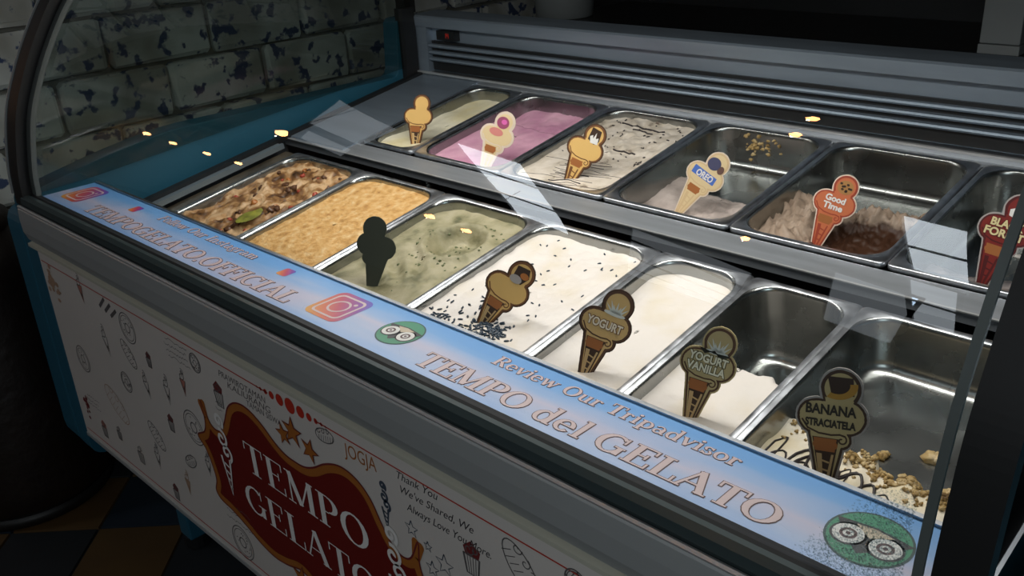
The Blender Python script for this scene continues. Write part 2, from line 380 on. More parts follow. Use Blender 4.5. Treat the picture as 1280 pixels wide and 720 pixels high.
part(MB().exx([(1.5935, .9115), (1.5935, .9155), (1.600, .9160), (1.600, .9120)], -1.935, -0.182), 'lower_ledge_bright_line', bpy.data.materials['polished_edge'])  # pale strip added to paint the ledge's bright front line
# curved glass
PROF = [(.597, .845), (.602, .90), (.622, .99), (.650, 1.055), (.688, 1.122), (.742, 1.197), (.81, 1.262), (.89, 1.312), (.99, 1.345), (1.09, 1.355)]
def dense(P, n=8):
    P = [Vector(p) for p in P]; Q = [2 * P[0] - P[1]] + P + [2 * P[-1] - P[-2]]; out = []
    for i in range(len(P) - 1):
        a, b, c, d = Q[i:i + 4]
        for k in range(n):
            s = k / n; out.append(.5 * ((2 * b) + (-a + c) * s + (2 * a - 5 * b + 4 * c - d) * s * s + (-a + 3 * b - 3 * c + d) * s ** 3))
    out.append(P[-1]); return out
DP = dense(PROF)
def offs(P, d):
    out = []
    for i, p in enumerate(P):
        t = (P[min(i + 1, len(P) - 1)] - P[max(i - 1, 0)]).normalized(); out.append(p + Vector((-t.y, t.x)) * d)
    return out
part(MB().exx([tuple(p) for p in DP], -1.950, XR + .004, closed=False), 'curved_glass', M_glass, smooth=True)
def arch(x0, x1, d0, d1):
    a = [tuple(p) for p in offs(DP, d0)]; b = [tuple(p) for p in offs(DP, d1)][::-1]
    a[0] = (a[0][0], .822); b[-1] = (b[-1][0], .822)
    return a + b
for nm, x0, x1, d0, d1, m in (('arch_frame', -1.992, -1.945, .024, -.006, M_frame), ('arch_frame', -0.182, -0.145, .006, -.012, M_frame), ('arch_edge_strip', -1.945, -1.925, .004, -.006, M_grey), ('glass_seam_trim', -0.1965, -0.1890, .0025, -.0015, M_grey), ('arch_edge_strip', -1.996, -1.991, .027, .021, M_band)):  # outermost pale strip is a painted highlight along the black gasket
    mb = MB(); A = offs(DP, d0); B = offs(DP, d1); A[0].y = B[0].y = .824 if 'frame' in nm else .845
    n = len(A)
    for i in range(n - 1):
        q4 = [A[i], A[i + 1], B[i + 1], B[i]]
        mb.add([(x, p.x, p.y) for x in (x0, x1) for p in q4], [(0, 1, 2, 3), (7, 6, 5, 4), (0, 4, 5, 1), (2, 6, 7, 3)])
    part(mb, nm, m)
# end glass panes
def endpane(x, x2, nm):
    pts = [tuple(p) for p in offs(DP, -.003)] + [(1.60, 1.355), (1.60, .93), (.72, .85)]
    return part(MB().exx(pts, x, x2), nm, M_sideglass)
endpane(-1.951, -1.947, 'end_glass')
# canopy with the lamp housing
part(MB().exx(rnd([(1.075, 1.335, .004), (1.075, 1.372, .01), (1.62, 1.372, .02), (1.62, 1.345, .01)]), -1.992, -0.145), 'canopy', M_frame)
part(MB().box(-1.8, -0.15, 0.99, 1.05, 1.315, 1.328), 'lamp_housing', M_band)
for x in (-1.97, -0.165):
    part(MB().box(x - .018, x + .018, 1.585, 1.62, 1.06 if x < -1 else 1.06, 1.35), 'canopy_post', M_frame)
for x, y in ((-1.80, .70), (-.30, .70), (-1.80, 1.52), (-.30, 1.52)):
    part(MB().box(x - .025, x + .025, y - .025, y + .025, .03, .30), 'leg', M_blue, bevel=.004)
    part(MB().lathe([(.022, 0), (.03, .004), (.03, .03), (.012, .034)], 14, (x, y, 0)), 'foot', M_rub)

# condensation at the lower right corner of the curved glass
random.seed(11)
M_drop = glass('water_drop', (0.80, 0.84, 0.85), rough=0.05, ior=1.33, boost=2.2)
dr = MB()
def drop(x, s, r):
    i = min(int(s), len(DP) - 2); f = s - i; p = DP[i].lerp(DP[i + 1], f); t = (DP[i + 1] - DP[i]).normalized(); nn = Vector((0, t.y, -t.x))
    tt = Vector((0, t.x, t.y)); xx = Vector((1, 0, 0)); c = Vector((x, p.x, p.y))
    v = [c + nn * r * .7] + [c + (xx * math.cos(k * PI / 3) + tt * math.sin(k * PI / 3)) * r * .75 + nn * r * .45 for k in range(6)] + [c + (xx * math.cos(k * PI / 3) + tt * math.sin(k * PI / 3)) * r for k in range(6)]
    fs = [(0, 1 + k, 1 + (k + 1) % 6) for k in range(6)] + [(1 + k, 7 + k, 7 + (k + 1) % 6, 1 + (k + 1) % 6) for k in range(6)]
    dr.add(v, fs)
n = 0
while n < 5200:
    x = random.uniform(-.305, -.2035); z = random.uniform(.849, .975)
    lim = .955 - max(0, (-.205 - x)) * .55 - (max(0, (-.235 - x)) * .9)
    dens = min(1, max(0, (lim - z) / .035)) * min(1, (x + .305) / .03)
    if random.random() > dens: continue
    # find s for z
    for i in range(len(DP) - 1):
        if DP[i].y <= z <= DP[i + 1].y: break
    s = i + (z - DP[i].y) / (DP[i + 1].y - DP[i].y)
    drop(x, s, random.choice((.00035, .0005, .0005, .0007, .0009))); n += 1
o = part(dr, 'condensation', M_drop, smooth=True); tag(o, 'fine water droplets on the glass above the round owl logo', kind='stuff')

# ---------------------------------------------------------------- lettering: serif stroke font
def ln(x0, y0, x1, y1, wd): return ('l', x0, y0, x1, y1, wd)
def ar(cx, cy, rx, ry, a0, a1, tk, tn): return ('a', cx, cy, rx, ry, a0, a1, tk, tn)
K, k_, s_ = .17, .07, .06
def font(K, k_, s_):
    F = {}
    def sf(x, y, wd=.34): return ln(x - wd / 2, y, x + wd / 2, y, s_)
    a, b = s_ / 2, 1 - s_ / 2
    F['T'] = (.78, [ln(.39, 0, .39, 1, K), ln(.04, b, .74, b, s_), ln(.06, .74, .06, 1, s_), ln(.72, .74, .72, 1, s_), sf(.39, a)])
    F['E'] = (.76, [ln(.2, 0, .2, 1, K), ln(.04, b, .66, b, s_), ln(.04, a, .7, a, s_), ln(.2, .52, .52, .52, s_), ln(.65, .76, .65, 1, s_), ln(.69, 0, .69, .26, s_), ln(.51, .4, .51, .64, s_)])
    F['F'] = (.70, [ln(.2, 0, .2, 1, K), ln(.04, b, .64, b, s_), sf(.2, a), ln(.2, .52, .5, .52, s_), ln(.63, .76, .63, 1, s_), ln(.49, .4, .49, .64, s_)])
    F['L'] = (.70, [ln(.2, 0, .2, 1, K), sf(.2, b), ln(.04, a, .66, a, s_), ln(.65, 0, .65, .3, s_)])
    F['I'] = (.42, [ln(.2, 0, .2, 1, K), sf(.2, a), sf(.2, b)])
    F['M'] = (1.05, [ln(.16, 0, .16, 1, k_), ln(.85, 0, .85, 1, K), ln(.17, 1, .49, .06, K), ln(.49, .06, .83, 1, k_), sf(.16, a, .26), sf(.85, a), ln(.02, b, .2, b, s_), ln(.8, b, .98, b, s_)])
    F['P'] = (.76, [ln(.2, 0, .2, 1, K), sf(.2, a), ln(.04, b, .4, b, s_), ln(.2, .47, .4, .47, s_), ar(.40, .735, .23, .235, -90, 90, K, s_)])
    F['R'] = (.84, F['P'][1] + [ln(.42, .47, .68, .03, K), ln(.6, a, .8, a, s_)])
    F['O'] = (.88, [ar(.42, .5, .34, .46, 0, 360, K, k_)])
    F['G'] = (.88, [ar(.42, .5, .34, .46, 48, 330, K, k_), ln(.71, .05, .71, .42, K * .85), ln(.54, .42, .84, .42, s_), ln(.68, .66, .68, .97, s_)])
    F['C'] = (.80, [ar(.42, .5, .34, .46, 48, 318, K, k_), ln(.68, .66, .68, .97, s_)])
    F['A'] = (.86, [ln(.1, 0, .40, 1, k_), ln(.40, 1, .73, 0, K), ln(.2, .34, .6, .34, s_), sf(.1, a, .22), sf(.73, a, .28)])
    F['.'] = (.26, [ln(.12, 0, .12, .13, .13)])
    F[' '] = (.34, [])
    x = .66; c = K * .86
    F['d'] = (.70, [ar(.28, .33, .21, .30, 0, 360, c, k_), ln(.5, 0, .5, 1, c), ln(.36, b, .5, b, s_), ln(.5, a, .64, a, s_)])
    F['e'] = (.60, [ar(.29, .33, .22, .30, 0, 318, c, k_), ln(.1, .36, .52, .36, s_)])
    F['l'] = (.34, [ln(.17, 0, .17, 1, c), ln(.04, b, .17, b, s_), sf(.17, a, .28)])
    F['v'] = (.62, [ln(.1, x, .31, 0, c), ln(.31, 0, .52, x, k_), sf(.1, x - a, .22), sf(.52, x - a, .18)])
    F['i'] = (.34, [ln(.17, 0, .17, x, c), ln(.05, x - a, .17, x - a, s_), sf(.17, a, .28), ar(.17, .86, .045, .045, 0, 360, .08, .08)])
    F['w'] = (.92, [ln(.1, x, .28, 0, c), ln(.28, 0, .44, x, k_), ln(.44, x, .62, 0, c), ln(.62, 0, .8, x, k_), sf(.1, x - a, .2), sf(.8, x - a, .18)])
    F['u'] = (.72, [ln(.17, .2, .17, x, c), ar(.33, .22, .16, .18, 180, 300, c, k_), ln(.52, 0, .52, x, c), ln(.05, x - a, .17, x - a, s_), ln(.4, x - a, .52, x - a, s_), ln(.52, a, .66, a, s_)])
    F['r'] = (.52, [ln(.17, 0, .17, x, c), ln(.05, x - a, .17, x - a, s_), sf(.17, a, .3), ar(.33, .42, .13, .2, 40, 170, k_, k_), ar(.42, .55, .03, .03, 0, 360, .07, .07)])
    F['p'] = (.70, [ln(.18, -.28, .18, x, c), ar(.38, .33, .21, .30, 0, 360, c, k_), ln(.05, x - a, .18, x - a, s_), sf(.18, -.25, .3)])
    F['a'] = (.64, [ln(.46, .05, .46, .5, c), ar(.29, .46, .17, .18, 0, 160, k_, k_), ar(.27, .19, .16, .16, 0, 360, c * .8, k_), ln(.46, a, .6, a, s_)])
    F['s'] = (.54, [ar(.26, .49, .14, .14, 20, 250, c * .8, k_), ar(.28, .18, .15, .15, -170, 80, c * .8, k_), ln(.42, .46, .42, .66, s_), ln(.1, 0, .1, .2, s_)])
    F['o'] = (.62, [ar(.30, .33, .22, .30, 0, 360, c, k_)])
    F['n'] = (.74, [ln(.17, 0, .17, x, c), ln(.05, x - a, .17, x - a, s_), sf(.17, a, .28), ar(.35, .42, .18, .2, 0, 150, c, k_), ln(.53, 0, .53, .44, c), sf(.53, a, .28)])
    F['t'] = (.44, [ln(.18, .08, .18, .85, c), ln(.04, x - a, .36, x - a, s_), ar(.28, .12, .1, .1, 180, 320, c * .8, k_)])
    F['g'] = (.62, [ar(.28, .42, .17, .2, 0, 360, c * .8, k_), ar(.28, -.06, .22, .14, 0, 360, k_, k_), ln(.42, .62, .58, .66, s_)])
    F['m'] = (1.06, [ln(.17, 0, .17, x, c), ln(.05, x - a, .17, x - a, s_), sf(.17, a, .26), ar(.33, .42, .16, .2, 0, 150, c, k_), ln(.49, 0, .49, .44, c), sf(.49, a, .26), ar(.66, .42, .16, .2, 0, 150, c, k_), ln(.82, 0, .82, .44, c), sf(.82, a, .26)])
    return F
F1 = font(.17, .075, .06); F2 = font(.16, .05, .035)
def stroke_polys(g, e=0.0, seg=18):
    out = []
    for s in g:
        if s[0] == 'l':
            _, x0, y0, x1, y1, wd = s; d = Vector((x1 - x0, y1 - y0)); L = d.length or 1; d = d / L; n = Vector((-d.y, d.x)) * (wd / 2 + e); d = d * e
            a = Vector((x0, y0)) - d; b = Vector((x1, y1)) + d
            out.append([a - n, b - n, b + n, a + n])
        else:
            _, cx, cy, rx, ry, a0, a1, tk, tn = s
            m = max(4, int(seg * (a1 - a0) / 360)); e2 = 0 if a1 - a0 >= 360 else e / max(rx, .01) * 57
            a0 -= e2; a1 += e2
            for i in range(m):
                qs = []
                for a in (a0 + (a1 - a0) * i / m, a0 + (a1 - a0) * (i + 1) / m):
                    r = math.radians(a); wd = (tn + (tk - tn) * abs(math.cos(r)) ** 1.5) / 2 + e
                    cs, sn = math.cos(r), math.sin(r); nn = Vector((cs / max(rx, .001), sn / max(ry, .001))).normalized()
                    p = Vector((cx + rx * cs, cy + ry * sn)); qs.append((p + nn * wd, p - nn * wd))
                out.append([qs[0][0], qs[1][0], qs[1][1], qs[0][1]])
    return out
def serif(mb, F, text, x0, x1, fn, capx, e=0.0):     # text fitted between x0 and x1; fn(u,v) -> point; capx = cap height
    tot = sum(F[ch][0] for ch in text); kx = (x1 - x0) / tot; u = x0
    for j_, ch in enumerate(text):
        adv, g = F[ch]
        for i_, st_ in enumerate(g):
            h_ = 1.4e-5 * i_ + (.00008 if j_ % 2 else 0)
            for poly in stroke_polys([st_], e):
                pts = [fn(u + p.x * kx, p.y * capx, h_) for p in poly]
                mb.add(pts, [tuple(range(len(pts)))])
        u += adv * kx
    return mb
def bfont(text, fn, size=1.0, fit=None, offset=0.0, shear=0.0, mb=None, align='LEFT', spacing=1.0):
    cu = bpy.data.curves.new('text', 'FONT'); cu.body = text; cu.size = size; cu.offset = offset; cu.shear = shear; cu.align_x = align; cu.space_character = spacing; cu.resolution_u = 4
    ob = bpy.data.objects.new('text', cu); C.objects.link(ob)
    dg = bpy.context.evaluated_depsgraph_get(); me = bpy.data.meshes.new_from_object(ob.evaluated_get(dg))
    vs = [v.co.copy() for v in me.vertices]; fs = [tuple(p.vertices) for p in me.polygons]
    bpy.data.objects.remove(ob); bpy.data.curves.remove(cu); bpy.data.meshes.remove(me)
    if fit:
        a, b = min(v.x for v in vs), max(v.x for v in vs)
        for v in vs: v.x = fit[0] + (v.x - a) / (b - a) * (fit[1] - fit[0])
    mb = mb or MB(); mb.add([fn(v.x, v.y) for v in vs], fs); return mb

def flat(name, col, rough=.45): return mat(name, col, rough)
I_brown = flat('print_brown', (0.09, 0.03, 0.03)); I_pink = flat('print_pink', (0.66, 0.50, 0.50)); I_pink2 = flat('print_pale_pink', (0.72, 0.55, 0.55))
I_white = flat('print_white', (0.80, 0.78, 0.75)); I_black = flat('print_black', (0.02, 0.02, 0.025)); I_green = flat('print_green', (0.035, 0.27, 0.14))
# strip printing: coordinates x, y on the strip
def sp(h_): return lambda u, v: (u + 1.06, v - 1.1, SZ + h_)
def spy(y0, h_): return lambda u, v: (u + 1.06, y0 + v - 1.1, SZ + h_)
def strip_text(text, x0, x1, y0, cap, name, F=F1, e=.028):
    a = part(serif(MB(), F, text, x0, x1, lambda u, v, h: (u, y0 + v, SZ + .0002 + h), cap, e), 'lettering', I_brown, strip)
    b_ = part(serif(MB(), F, text, x0, x1, lambda u, v, h: (u, y0 + v, SZ + .0006 + h), cap), 'lettering', I_pink, strip)
    return a, b_
strip_text('TEMPO del GELATO', -.815, -.325, .6185, .034, 'big')
strip_text('Review Our Tripadvisor', -.738, -.398, .6785, .021, 'small', e=.03)
strip_text('TEMPOGELATO.OFFICIAL', -1.775, -1.093, .6185, .034, 'big')
strip_text('Follow Our Instagram', -1.60, -1.275, .681, .021, 'small', e=.03)
def ellipse(mb, fn, cx, cy, rx, ry, n=36, rin=0.0, a0=0, a1=360, rot=0):
    cr, sr = math.cos(rot), math.sin(rot)
    def P(a, k): x, y = rx * k * math.cos(a), ry * k * math.sin(a); return fn(cx + x * cr - y * sr, cy + x * sr + y * cr)
    full = a1 - a0 >= 360
    if rin == 0:
        mb.add([P(math.radians(a0 + (a1 - a0) * i / n), 1) for i in range(n if full else n + 1)], [tuple(range(n if full else n + 1))])
    else:
        for i in range(n):
            A, B = math.radians(a0 + (a1 - a0) * i / n), math.radians(a0 + (a1 - a0) * (i + 1) / n)
            mb.add([P(A, 1), P(B, 1), P(B, rin), P(A, rin)], [(0, 1, 2, 3)])
    return mb
def rrect(cx, cy, hx, hy, r, n=6):
    out = []
    for sx_, sy_, a in ((1, 1, 0), (-1, 1, 90), (-1, -1, 180), (1, -1, 270)):
        for k in range(n + 1):
            t = math.radians(a + 90 * k / n); out.append((cx + sx_ * (hx - r) + r * math.cos(t), cy + sy_ * (hy - r) + r * math.sin(t)))
    return out
def ringpoly(mb, fn, outer, inner):
    n = len(outer)
    mb.add([fn(*p) for p in outer] + [fn(*p) for p in inner], [(i, (i + 1) % n, (i + 1) % n + n, i + n) for i in range(n)]); return mb
# square camera logo with orange to purple gradient
M_ig, nt, b = mk('orange_purple_gradient')
tc = N(nt, 'ShaderNodeTexCoord'); sx = N(nt, 'ShaderNodeSeparateXYZ'); nt.links.new(tc.outputs['Generated'], sx.inputs[0])
a1 = N(nt, 'ShaderNodeMath', operation='ADD'); nt.links.new(sx.outputs['X'], a1.inputs[0]); nt.links.new(sx.outputs['Y'], a1.inputs[1])
a2 = N(nt, 'ShaderNodeMath', operation='MULTIPLY'); a2.inputs[1].default_value = .5; nt.links.new(a1.outputs[0], a2.inputs[0])
rp = N(nt, 'ShaderNodeValToRGB'); e = rp.color_ramp.elements; e[0].color = (0.75, 0.38, 0.06, 1); e[1].color = (0.10, 0.10, 0.55, 1)
e[0].position = .05; e[1].position = .95
q = e.new(.3); q.color = (0.72, 0.16, 0.06, 1); q = e.new(.5); q.color = (0.55, 0.06, 0.12, 1); q = e.new(.75); q.color = (0.28, 0.06, 0.35, 1)
nt.links.new(a2.outputs[0], rp.inputs[0]); nt.links.new(rp.outputs[0], b.inputs['Base Color']); b.inputs['Roughness'].default_value = .4
def ig(cx, cy, s, detail=True):
    f1, f2 = (lambda u, v: (u, v, SZ + .0003)), (lambda u, v: (u, v, SZ + .0006))
    o = rrect(cx, cy, s, s, s * .38)
    lg = part(MB().add([f1(*p) for p in o], [tuple(range(len(o)))]), 'camera_logo', M_ig, strip)
    if detail:
        wmb = MB(); ringpoly(wmb, f2, rrect(cx, cy, s * .80, s * .80, s * .28), rrect(cx, cy, s * .70, s * .70, s * .22))
        ellipse(wmb, f2, cx, cy, s * .47, s * .47, rin=.80); ellipse(wmb, f2, cx + s * .44, cy + s * .44, s * .09, s * .09, 14)
        part(wmb, 'camera_logo_lines', I_pink2, strip)
ig(-1.019, .6605, .0375); ig(-1.868, .664, .037); ig(-1.688, .684, .012, False); ig(-1.188, .685, .012, False)
def owl(cx, cy, r):
    fs = [(lambda u, v, h=h: (u, v, SZ + h)) for h in (.0003, .0005, .0007, .0009, .0011)]
    part(ellipse(MB(), fs[0], cx, cy, r, r), 'owl_logo_border', flat('print_dark_green', (0.01, 0.06, 0.06)), strip)
    part(ellipse(MB(), fs[1], cx, cy, r * .94, r * .94), 'owl_logo', I_green, strip)
    k = MB(); ex_ = r * .44; ey_ = -r * .12
    ellipse(k, fs[2], cx - ex_, cy + ey_, r * .42, r * .42); ellipse(k, fs[2], cx + ex_, cy + ey_, r * .42, r * .42)
    k.add([fs[2](cx + p[0] * r, cy + p[1] * r) for p in ((-.92, .33), (-.5, .40), (0, .47), (.5, .40), (.92, .33), (.6, -.1), (0, -.66), (-.6, -.1))], [tuple(range(8))])
    part(k, 'owl_logo_outline', I_black, strip)
    part(MB().add([fs[3](cx + p[0] * r, cy + p[1] * r) for p in ((-.46, .33), (0, .40), (.46, .33), (0, .0))], [(0, 1, 2, 3)]), 'owl_logo_face', flat('print_cream', (0.62, 0.50, 0.36)), strip)
    k = MB()
    for s in (-1, 1):
        ellipse(k, fs[3], cx + s * ex_, cy + ey_, r * .36, r * .36)
    part(k, 'owl_logo_eyes', I_white, strip)
    k = MB()
    for s in (-1, 1): ellipse(k, fs[4], cx + s * ex_, cy + ey_, r * .20, r * .20, rin=.62); ellipse(k, fs[4], cx + s * ex_, cy + ey_, r * .06, r * .06, 12)
    part(k, 'owl_logo_pupils', I_brown, strip)
owl(-.888, .6625, .0335); owl(-.256, .6600, .0375)

# front board printing: coordinates x, z on the board
def bp_(h): return lambda u, v: (u, .576 - h, v)
I_dred = flat('print_dark_red', (0.15, 0.007, 0.005)); I_orange = flat('print_amber', (0.36, 0.12, 0.02)); I_red = flat('print_red', (0.45, 0.03, 0.015))
I_line = flat('print_ink', (0.11, 0.10, 0.10)); I_tan = flat('print_tan', (0.42, 0.27, 0.18)); I_maroon = flat('print_maroon', (0.16, 0.02, 0.02)); I_rose = flat('print_rose', (0.42, 0.17, 0.13))
half = [(-1.06, .612), (-1.085, .614), (-1.11, .624), (-1.14, .643), (-1.17, .655), (-1.195, .657), (-1.22, .650), (-1.243, .632), (-1.262, .600), (-1.28, .577), (-1.30, .569), (-1.318, .578), (-1.336, .612), (-1.334, .575), (-1.345, .548), (-1.374, .530), (-1.356, .512), (-1.345, .490), (-1.338, .455), (-1.348, .430), (-1.342, .417), (-1.328, .412), (-1.30, .408), (-1.26, .396), (-1.22, .381), (-1.18, .374), (-1.14, .379), (-1.10, .391), (-1.075, .386), (-1.06, .376)]
cart = half + [(-2.12 - x, z) for x, z in half[-2:0:-1]]
cen = Vector((-1.06, .515))
def scaled(pts, d):                                  # shrink an outline by about d along its normals
    n = len(pts); out = []
    for i in range(n):
        a, b = Vector(pts[i - 1]), Vector(pts[(i + 1) % n]); t = (b - a).normalized(); nn = Vector((-t.y, t.x))
        p = Vector(pts[i]); q = p + nn * d
        out.append(tuple(q))
    return out
def fillpoly(pts, fn, name, m, parent):
    me = bpy.data.meshes.new(name); bm = bmesh.new(); vs = [bm.verts.new(fn(*p)) for p in pts]; bm.faces.new(vs)
    bm.normal_update(); bmesh.ops.triangulate(bm, faces=bm.faces[:], ngon_method='EAR_CLIP'); bm.to_mesh(me); bm.free(); me.materials.append(m)
    o = bpy.data.objects.new(name, me); C.objects.link(o); o.parent = parent; return o
part(serif(MB(), F2, 'TEMPO', -1.215, -.892, lambda u, v, h: (u, .5748 - h, .530 + v), .056), 'emblem_lettering', I_white, board)
part(serif(MB(), F2, 'GELATO', -1.238, -.885, lambda u, v, h: (u, .5748 - h, .444 + v), .055), 'emblem_lettering', I_white, board)
def stroke(mb, fn, pts, wd):
    pts = [Vector(p) for p in pts]
    L, R_ = [], []
    for i, p in enumerate(pts):
        d = (pts[min(i + 1, len(pts) - 1)] - pts[max(i - 1, 0)]); d = d.normalized() if d.length > 1e-9 else Vector((1, 0)); n = Vector((-d.y, d.x)) * wd / 2
        L.append(p + n); R_.append(p - n)
    for i in range(len(pts) - 1):
        mb.add([fn(*L[i]), fn(*L[i + 1]), fn(*R_[i + 1]), fn(*R_[i])], [(0, 1, 2, 3)])
    return mb
def spiral(cx, cy, r, turns, a0, flip=1, n=26, r0=.15):
    return [(cx + flip * r * (r0 + (1 - r0) * i / n) * math.cos(a0 + turns * 2 * PI * i / n), cy + r * (r0 + (1 - r0) * i / n) * math.sin(a0 + turns * 2 * PI * i / n)) for i in range(n + 1)]
def cone_swirl(mb, fn, x, z, s, wd):
    stroke(mb, fn, spiral(x, z + .30 * s, .22 * s, 1.3, 0), wd); stroke(mb, fn, spiral(x, z + .72 * s, .17 * s, 1.3, PI * .7, -1), wd)
    stroke(mb, fn, spiral(x + .1 * s, z, .2 * s, 1.2, PI, -1), wd)
    stroke(mb, fn, [(x - .16 * s, z - .16 * s), (x, z - 1.05 * s), (x + .16 * s, z - .16 * s)], wd)
    for k in range(4): stroke(mb, fn, [(x - .12 * s + k * .03 * s, z - (.3 + .18 * k) * s), (x + .08 * s - k * .01 * s, z - (.36 + .18 * k) * s)], wd * .6)
def crm(P, n=5):
    P = [Vector(p) for p in P]; L = len(P); out = []
    for i in range(L):
        a, b, c, d = P[i - 1], P[i], P[(i + 1) % L], P[(i + 2) % L]
        for k in range(n):
            t = k / n; out.append(tuple(.5 * (2 * b + (-a + c) * t + (2 * a - 5 * b + 4 * c - d) * t * t + (-a + 3 * b - 3 * c + d) * t ** 3)))
    return out
cart = crm(cart); fillpoly(cart, bp_(.0003), 'emblem_field', I_dred, board)
cl_ = cart + cart[:1]
q = MB(); sc_ = scaled(cart, .007)
for i in range(len(sc_)): stroke(q, bp_(.0006 + .00003 * (i % 8)), [sc_[i], sc_[(i + 1) % len(sc_)]], .0135)
for i in range(len(sc_)): ellipse(q, bp_(.00048 + .00001 * (i % 8)), *sc_[i], .0067, .0067, 10)
part(q, 'emblem_border', I_orange, board)
part(stroke(MB(), bp_(.0009), cl_, .003), 'emblem_outline', I_maroon, board)
for x_ in (-1.284, -.842):
    q = MB(); cone_swirl(q, bp_(.0015), x_, .535, .082, .0065); part(q, 'emblem_swirl', I_white, board)
def star(cx, cz, r, ri=.42, a=0, n=5): return [(cx + (r if k % 2 == 0 else r * ri) * math.sin(a + PI * k / n), cz + (r if k % 2 == 0 else r * ri) * math.cos(a + PI * k / n)) for k in range(2 * n)]
for cx_, cz_, r, a in ((-1.079, .652, .021, -.25), (-1.052, .667, .027, .05), (-1.012, .652, .023, .3), (-1.10, .372, .03, .2), (-1.02, .372, .03, -.2)):
    fillpoly(star(cx_, cz_, r, .42, a)[::-1], bp_(.0013), 'emblem_star', I_maroon, board); fillpoly(star(cx_, cz_, r * .84, .40, a)[::-1], bp_(.0016), 'emblem_star', I_orange, board)
# red line with the row of dots
red = MB(); fn = bp_(.0003)
stroke(red, fn, [(-1.945, .7105), (-1.105, .7105)], .0022); stroke(red, fn, [(-.985, .7105), (-.15, .7105)], .0022); stroke(red, fn, [(-1.945, .314), (-.15, .314)], .0022)
for dx, r in ((0, .0125), (.026, .0095), (.047, .0065), (.063, .0045), (.076, .003), (.086, .002)):
    for s in ((1, -1) if dx else (1,)): ellipse(red, fn, -1.048 + s * dx, .7105, r, r, 20)
part(red, 'red_border_line', I_red, board)
# writing
def board_text(t, x0, x1, z, size, m, shear=.0, rot=0.0, hh=.0003):
    c_, s__ = math.cos(rot), math.sin(rot)
    part(bfont(t, lambda u, v: (x0 + u * c_ - v * s__, .576 - hh, z + u * s__ + v * c_), size, fit=(0, x1 - x0), shear=shear), 'lettering', m, board)
board_text('PRAWIROTAMAN', -1.250, -1.115, .6880, .0165, I_line, .2); board_text('KALIURANG', -1.228, -1.105, .6745, .0165, I_line, .2); board_text('TAMAN SISWA', -1.175, -1.082, .6625, .0150, I_line, .2)
board_text('JOGJA', -.925, -.855, .682, .030, I_orange, .1, .05)
for t, x0, x1, z in (('Thank You', -.812, -.735, .696), ("We've Shared, We", -.808, -.675, .676), ('Always Love You More.', -.800, -.648, .654)):
    board_text(t, x0, x1, z, .017, I_black, .35, .03)
# doodles: line drawings of cones, biscuits, cups and doughnuts
random.seed(7)
f_ = bp_(.0004)
def done(mb, name, m): part(mb, name, m, board)
def donut(m, x, z, r, wd=.002):
    mb = MB(); ellipse(mb, f_, x, z, r, r * 1.0, 30, rin=1 - wd / r); ellipse(mb, f_, x, z, r * .82, r * .82, 30, rin=1 - wd / r * .8); ellipse(mb, f_, x, z, r * .33, r * .33, 18, rin=.78)
    for k in range(14):
        a = random.uniform(0, 2 * PI); q_ = r * random.uniform(.42, .74); b_ = random.uniform(0, PI)
        stroke(mb, f_, [(x + q_ * math.cos(a), z + q_ * math.sin(a)), (x + q_ * math.cos(a) + .004 * math.cos(b_), z + q_ * math.sin(a) + .004 * math.sin(b_))], .0016)
    done(mb, 'printed_doughnut', m)
def cone(m, x, z, s, fill=None, a=.0):
    mb = MB(); ca, sa = math.cos(a), math.sin(a); R_ = lambda p: (x + p[0] * s * ca - p[1] * s * sa, z + p[0] * s * sa + p[1] * s * ca)
    tri = [R_((-.32, .1)), R_((0, -1)), R_((.32, .1))]
    if fill: done(MB().add([bp_(.0002)(*p) for p in tri], [(0, 1, 2)]), 'printed_cone_fill', fill)
    stroke(mb, f_, [R_((-.32, .1)), R_((0, -1)), R_((.32, .1)), R_((-.32, .1))], .0018)
    for k in range(3):
        stroke(mb, f_, [R_((-.32 + .1 * k, .1 - .32 * k)), R_((.08 + .03 * k, -.75 + .15 * k))], .0009); stroke(mb, f_, [R_((.32 - .1 * k, .1 - .32 * k)), R_((-.08 - .03 * k, -.75 + .15 * k))], .0009)
    c1 = R_((-.05, .32)); c2 = R_((.08, .62)); stroke(mb, f_, spiral(*c1, .32 * s, 1.25, -.4), .0018); stroke(mb, f_, spiral(*c2, .22 * s, 1.2, .6), .0018)
    done(mb, 'printed_cone', m)
def cup(m, fl, x, z, s):
    mb = MB()
    if fl: done(MB().add([bp_(.0002)(*p) for p in ((x - .35 * s, z + .45 * s), (x - .26 * s, z + .15 * s), (x + .3 * s, z + .18 * s), (x + .4 * s, z + .5 * s), (x, z + .75 * s))], [(0, 1, 2, 3, 4)]), 'printed_cup_fill', fl)
    stroke(mb, f_, [(x - .36 * s, z + .2 * s), (x - .25 * s, z - .5 * s), (x + .25 * s, z - .5 * s), (x + .36 * s, z + .2 * s), (x - .36 * s, z + .2 * s)], .0022)
    for k in range(6): u = -.27 + .108 * k; stroke(mb, f_, [(x + u * s * 1.15, z + .18 * s), (x + u * .85 * s, z - .48 * s)], .0014)
    stroke(mb, f_, spiral(x - .1 * s, z + .42 * s, .24 * s, 1.1, 0), .0018); stroke(mb, f_, spiral(x + .14 * s, z + .46 * s, .2 * s, 1.1, 2), .0018)
    done(mb, 'printed_cup', m)
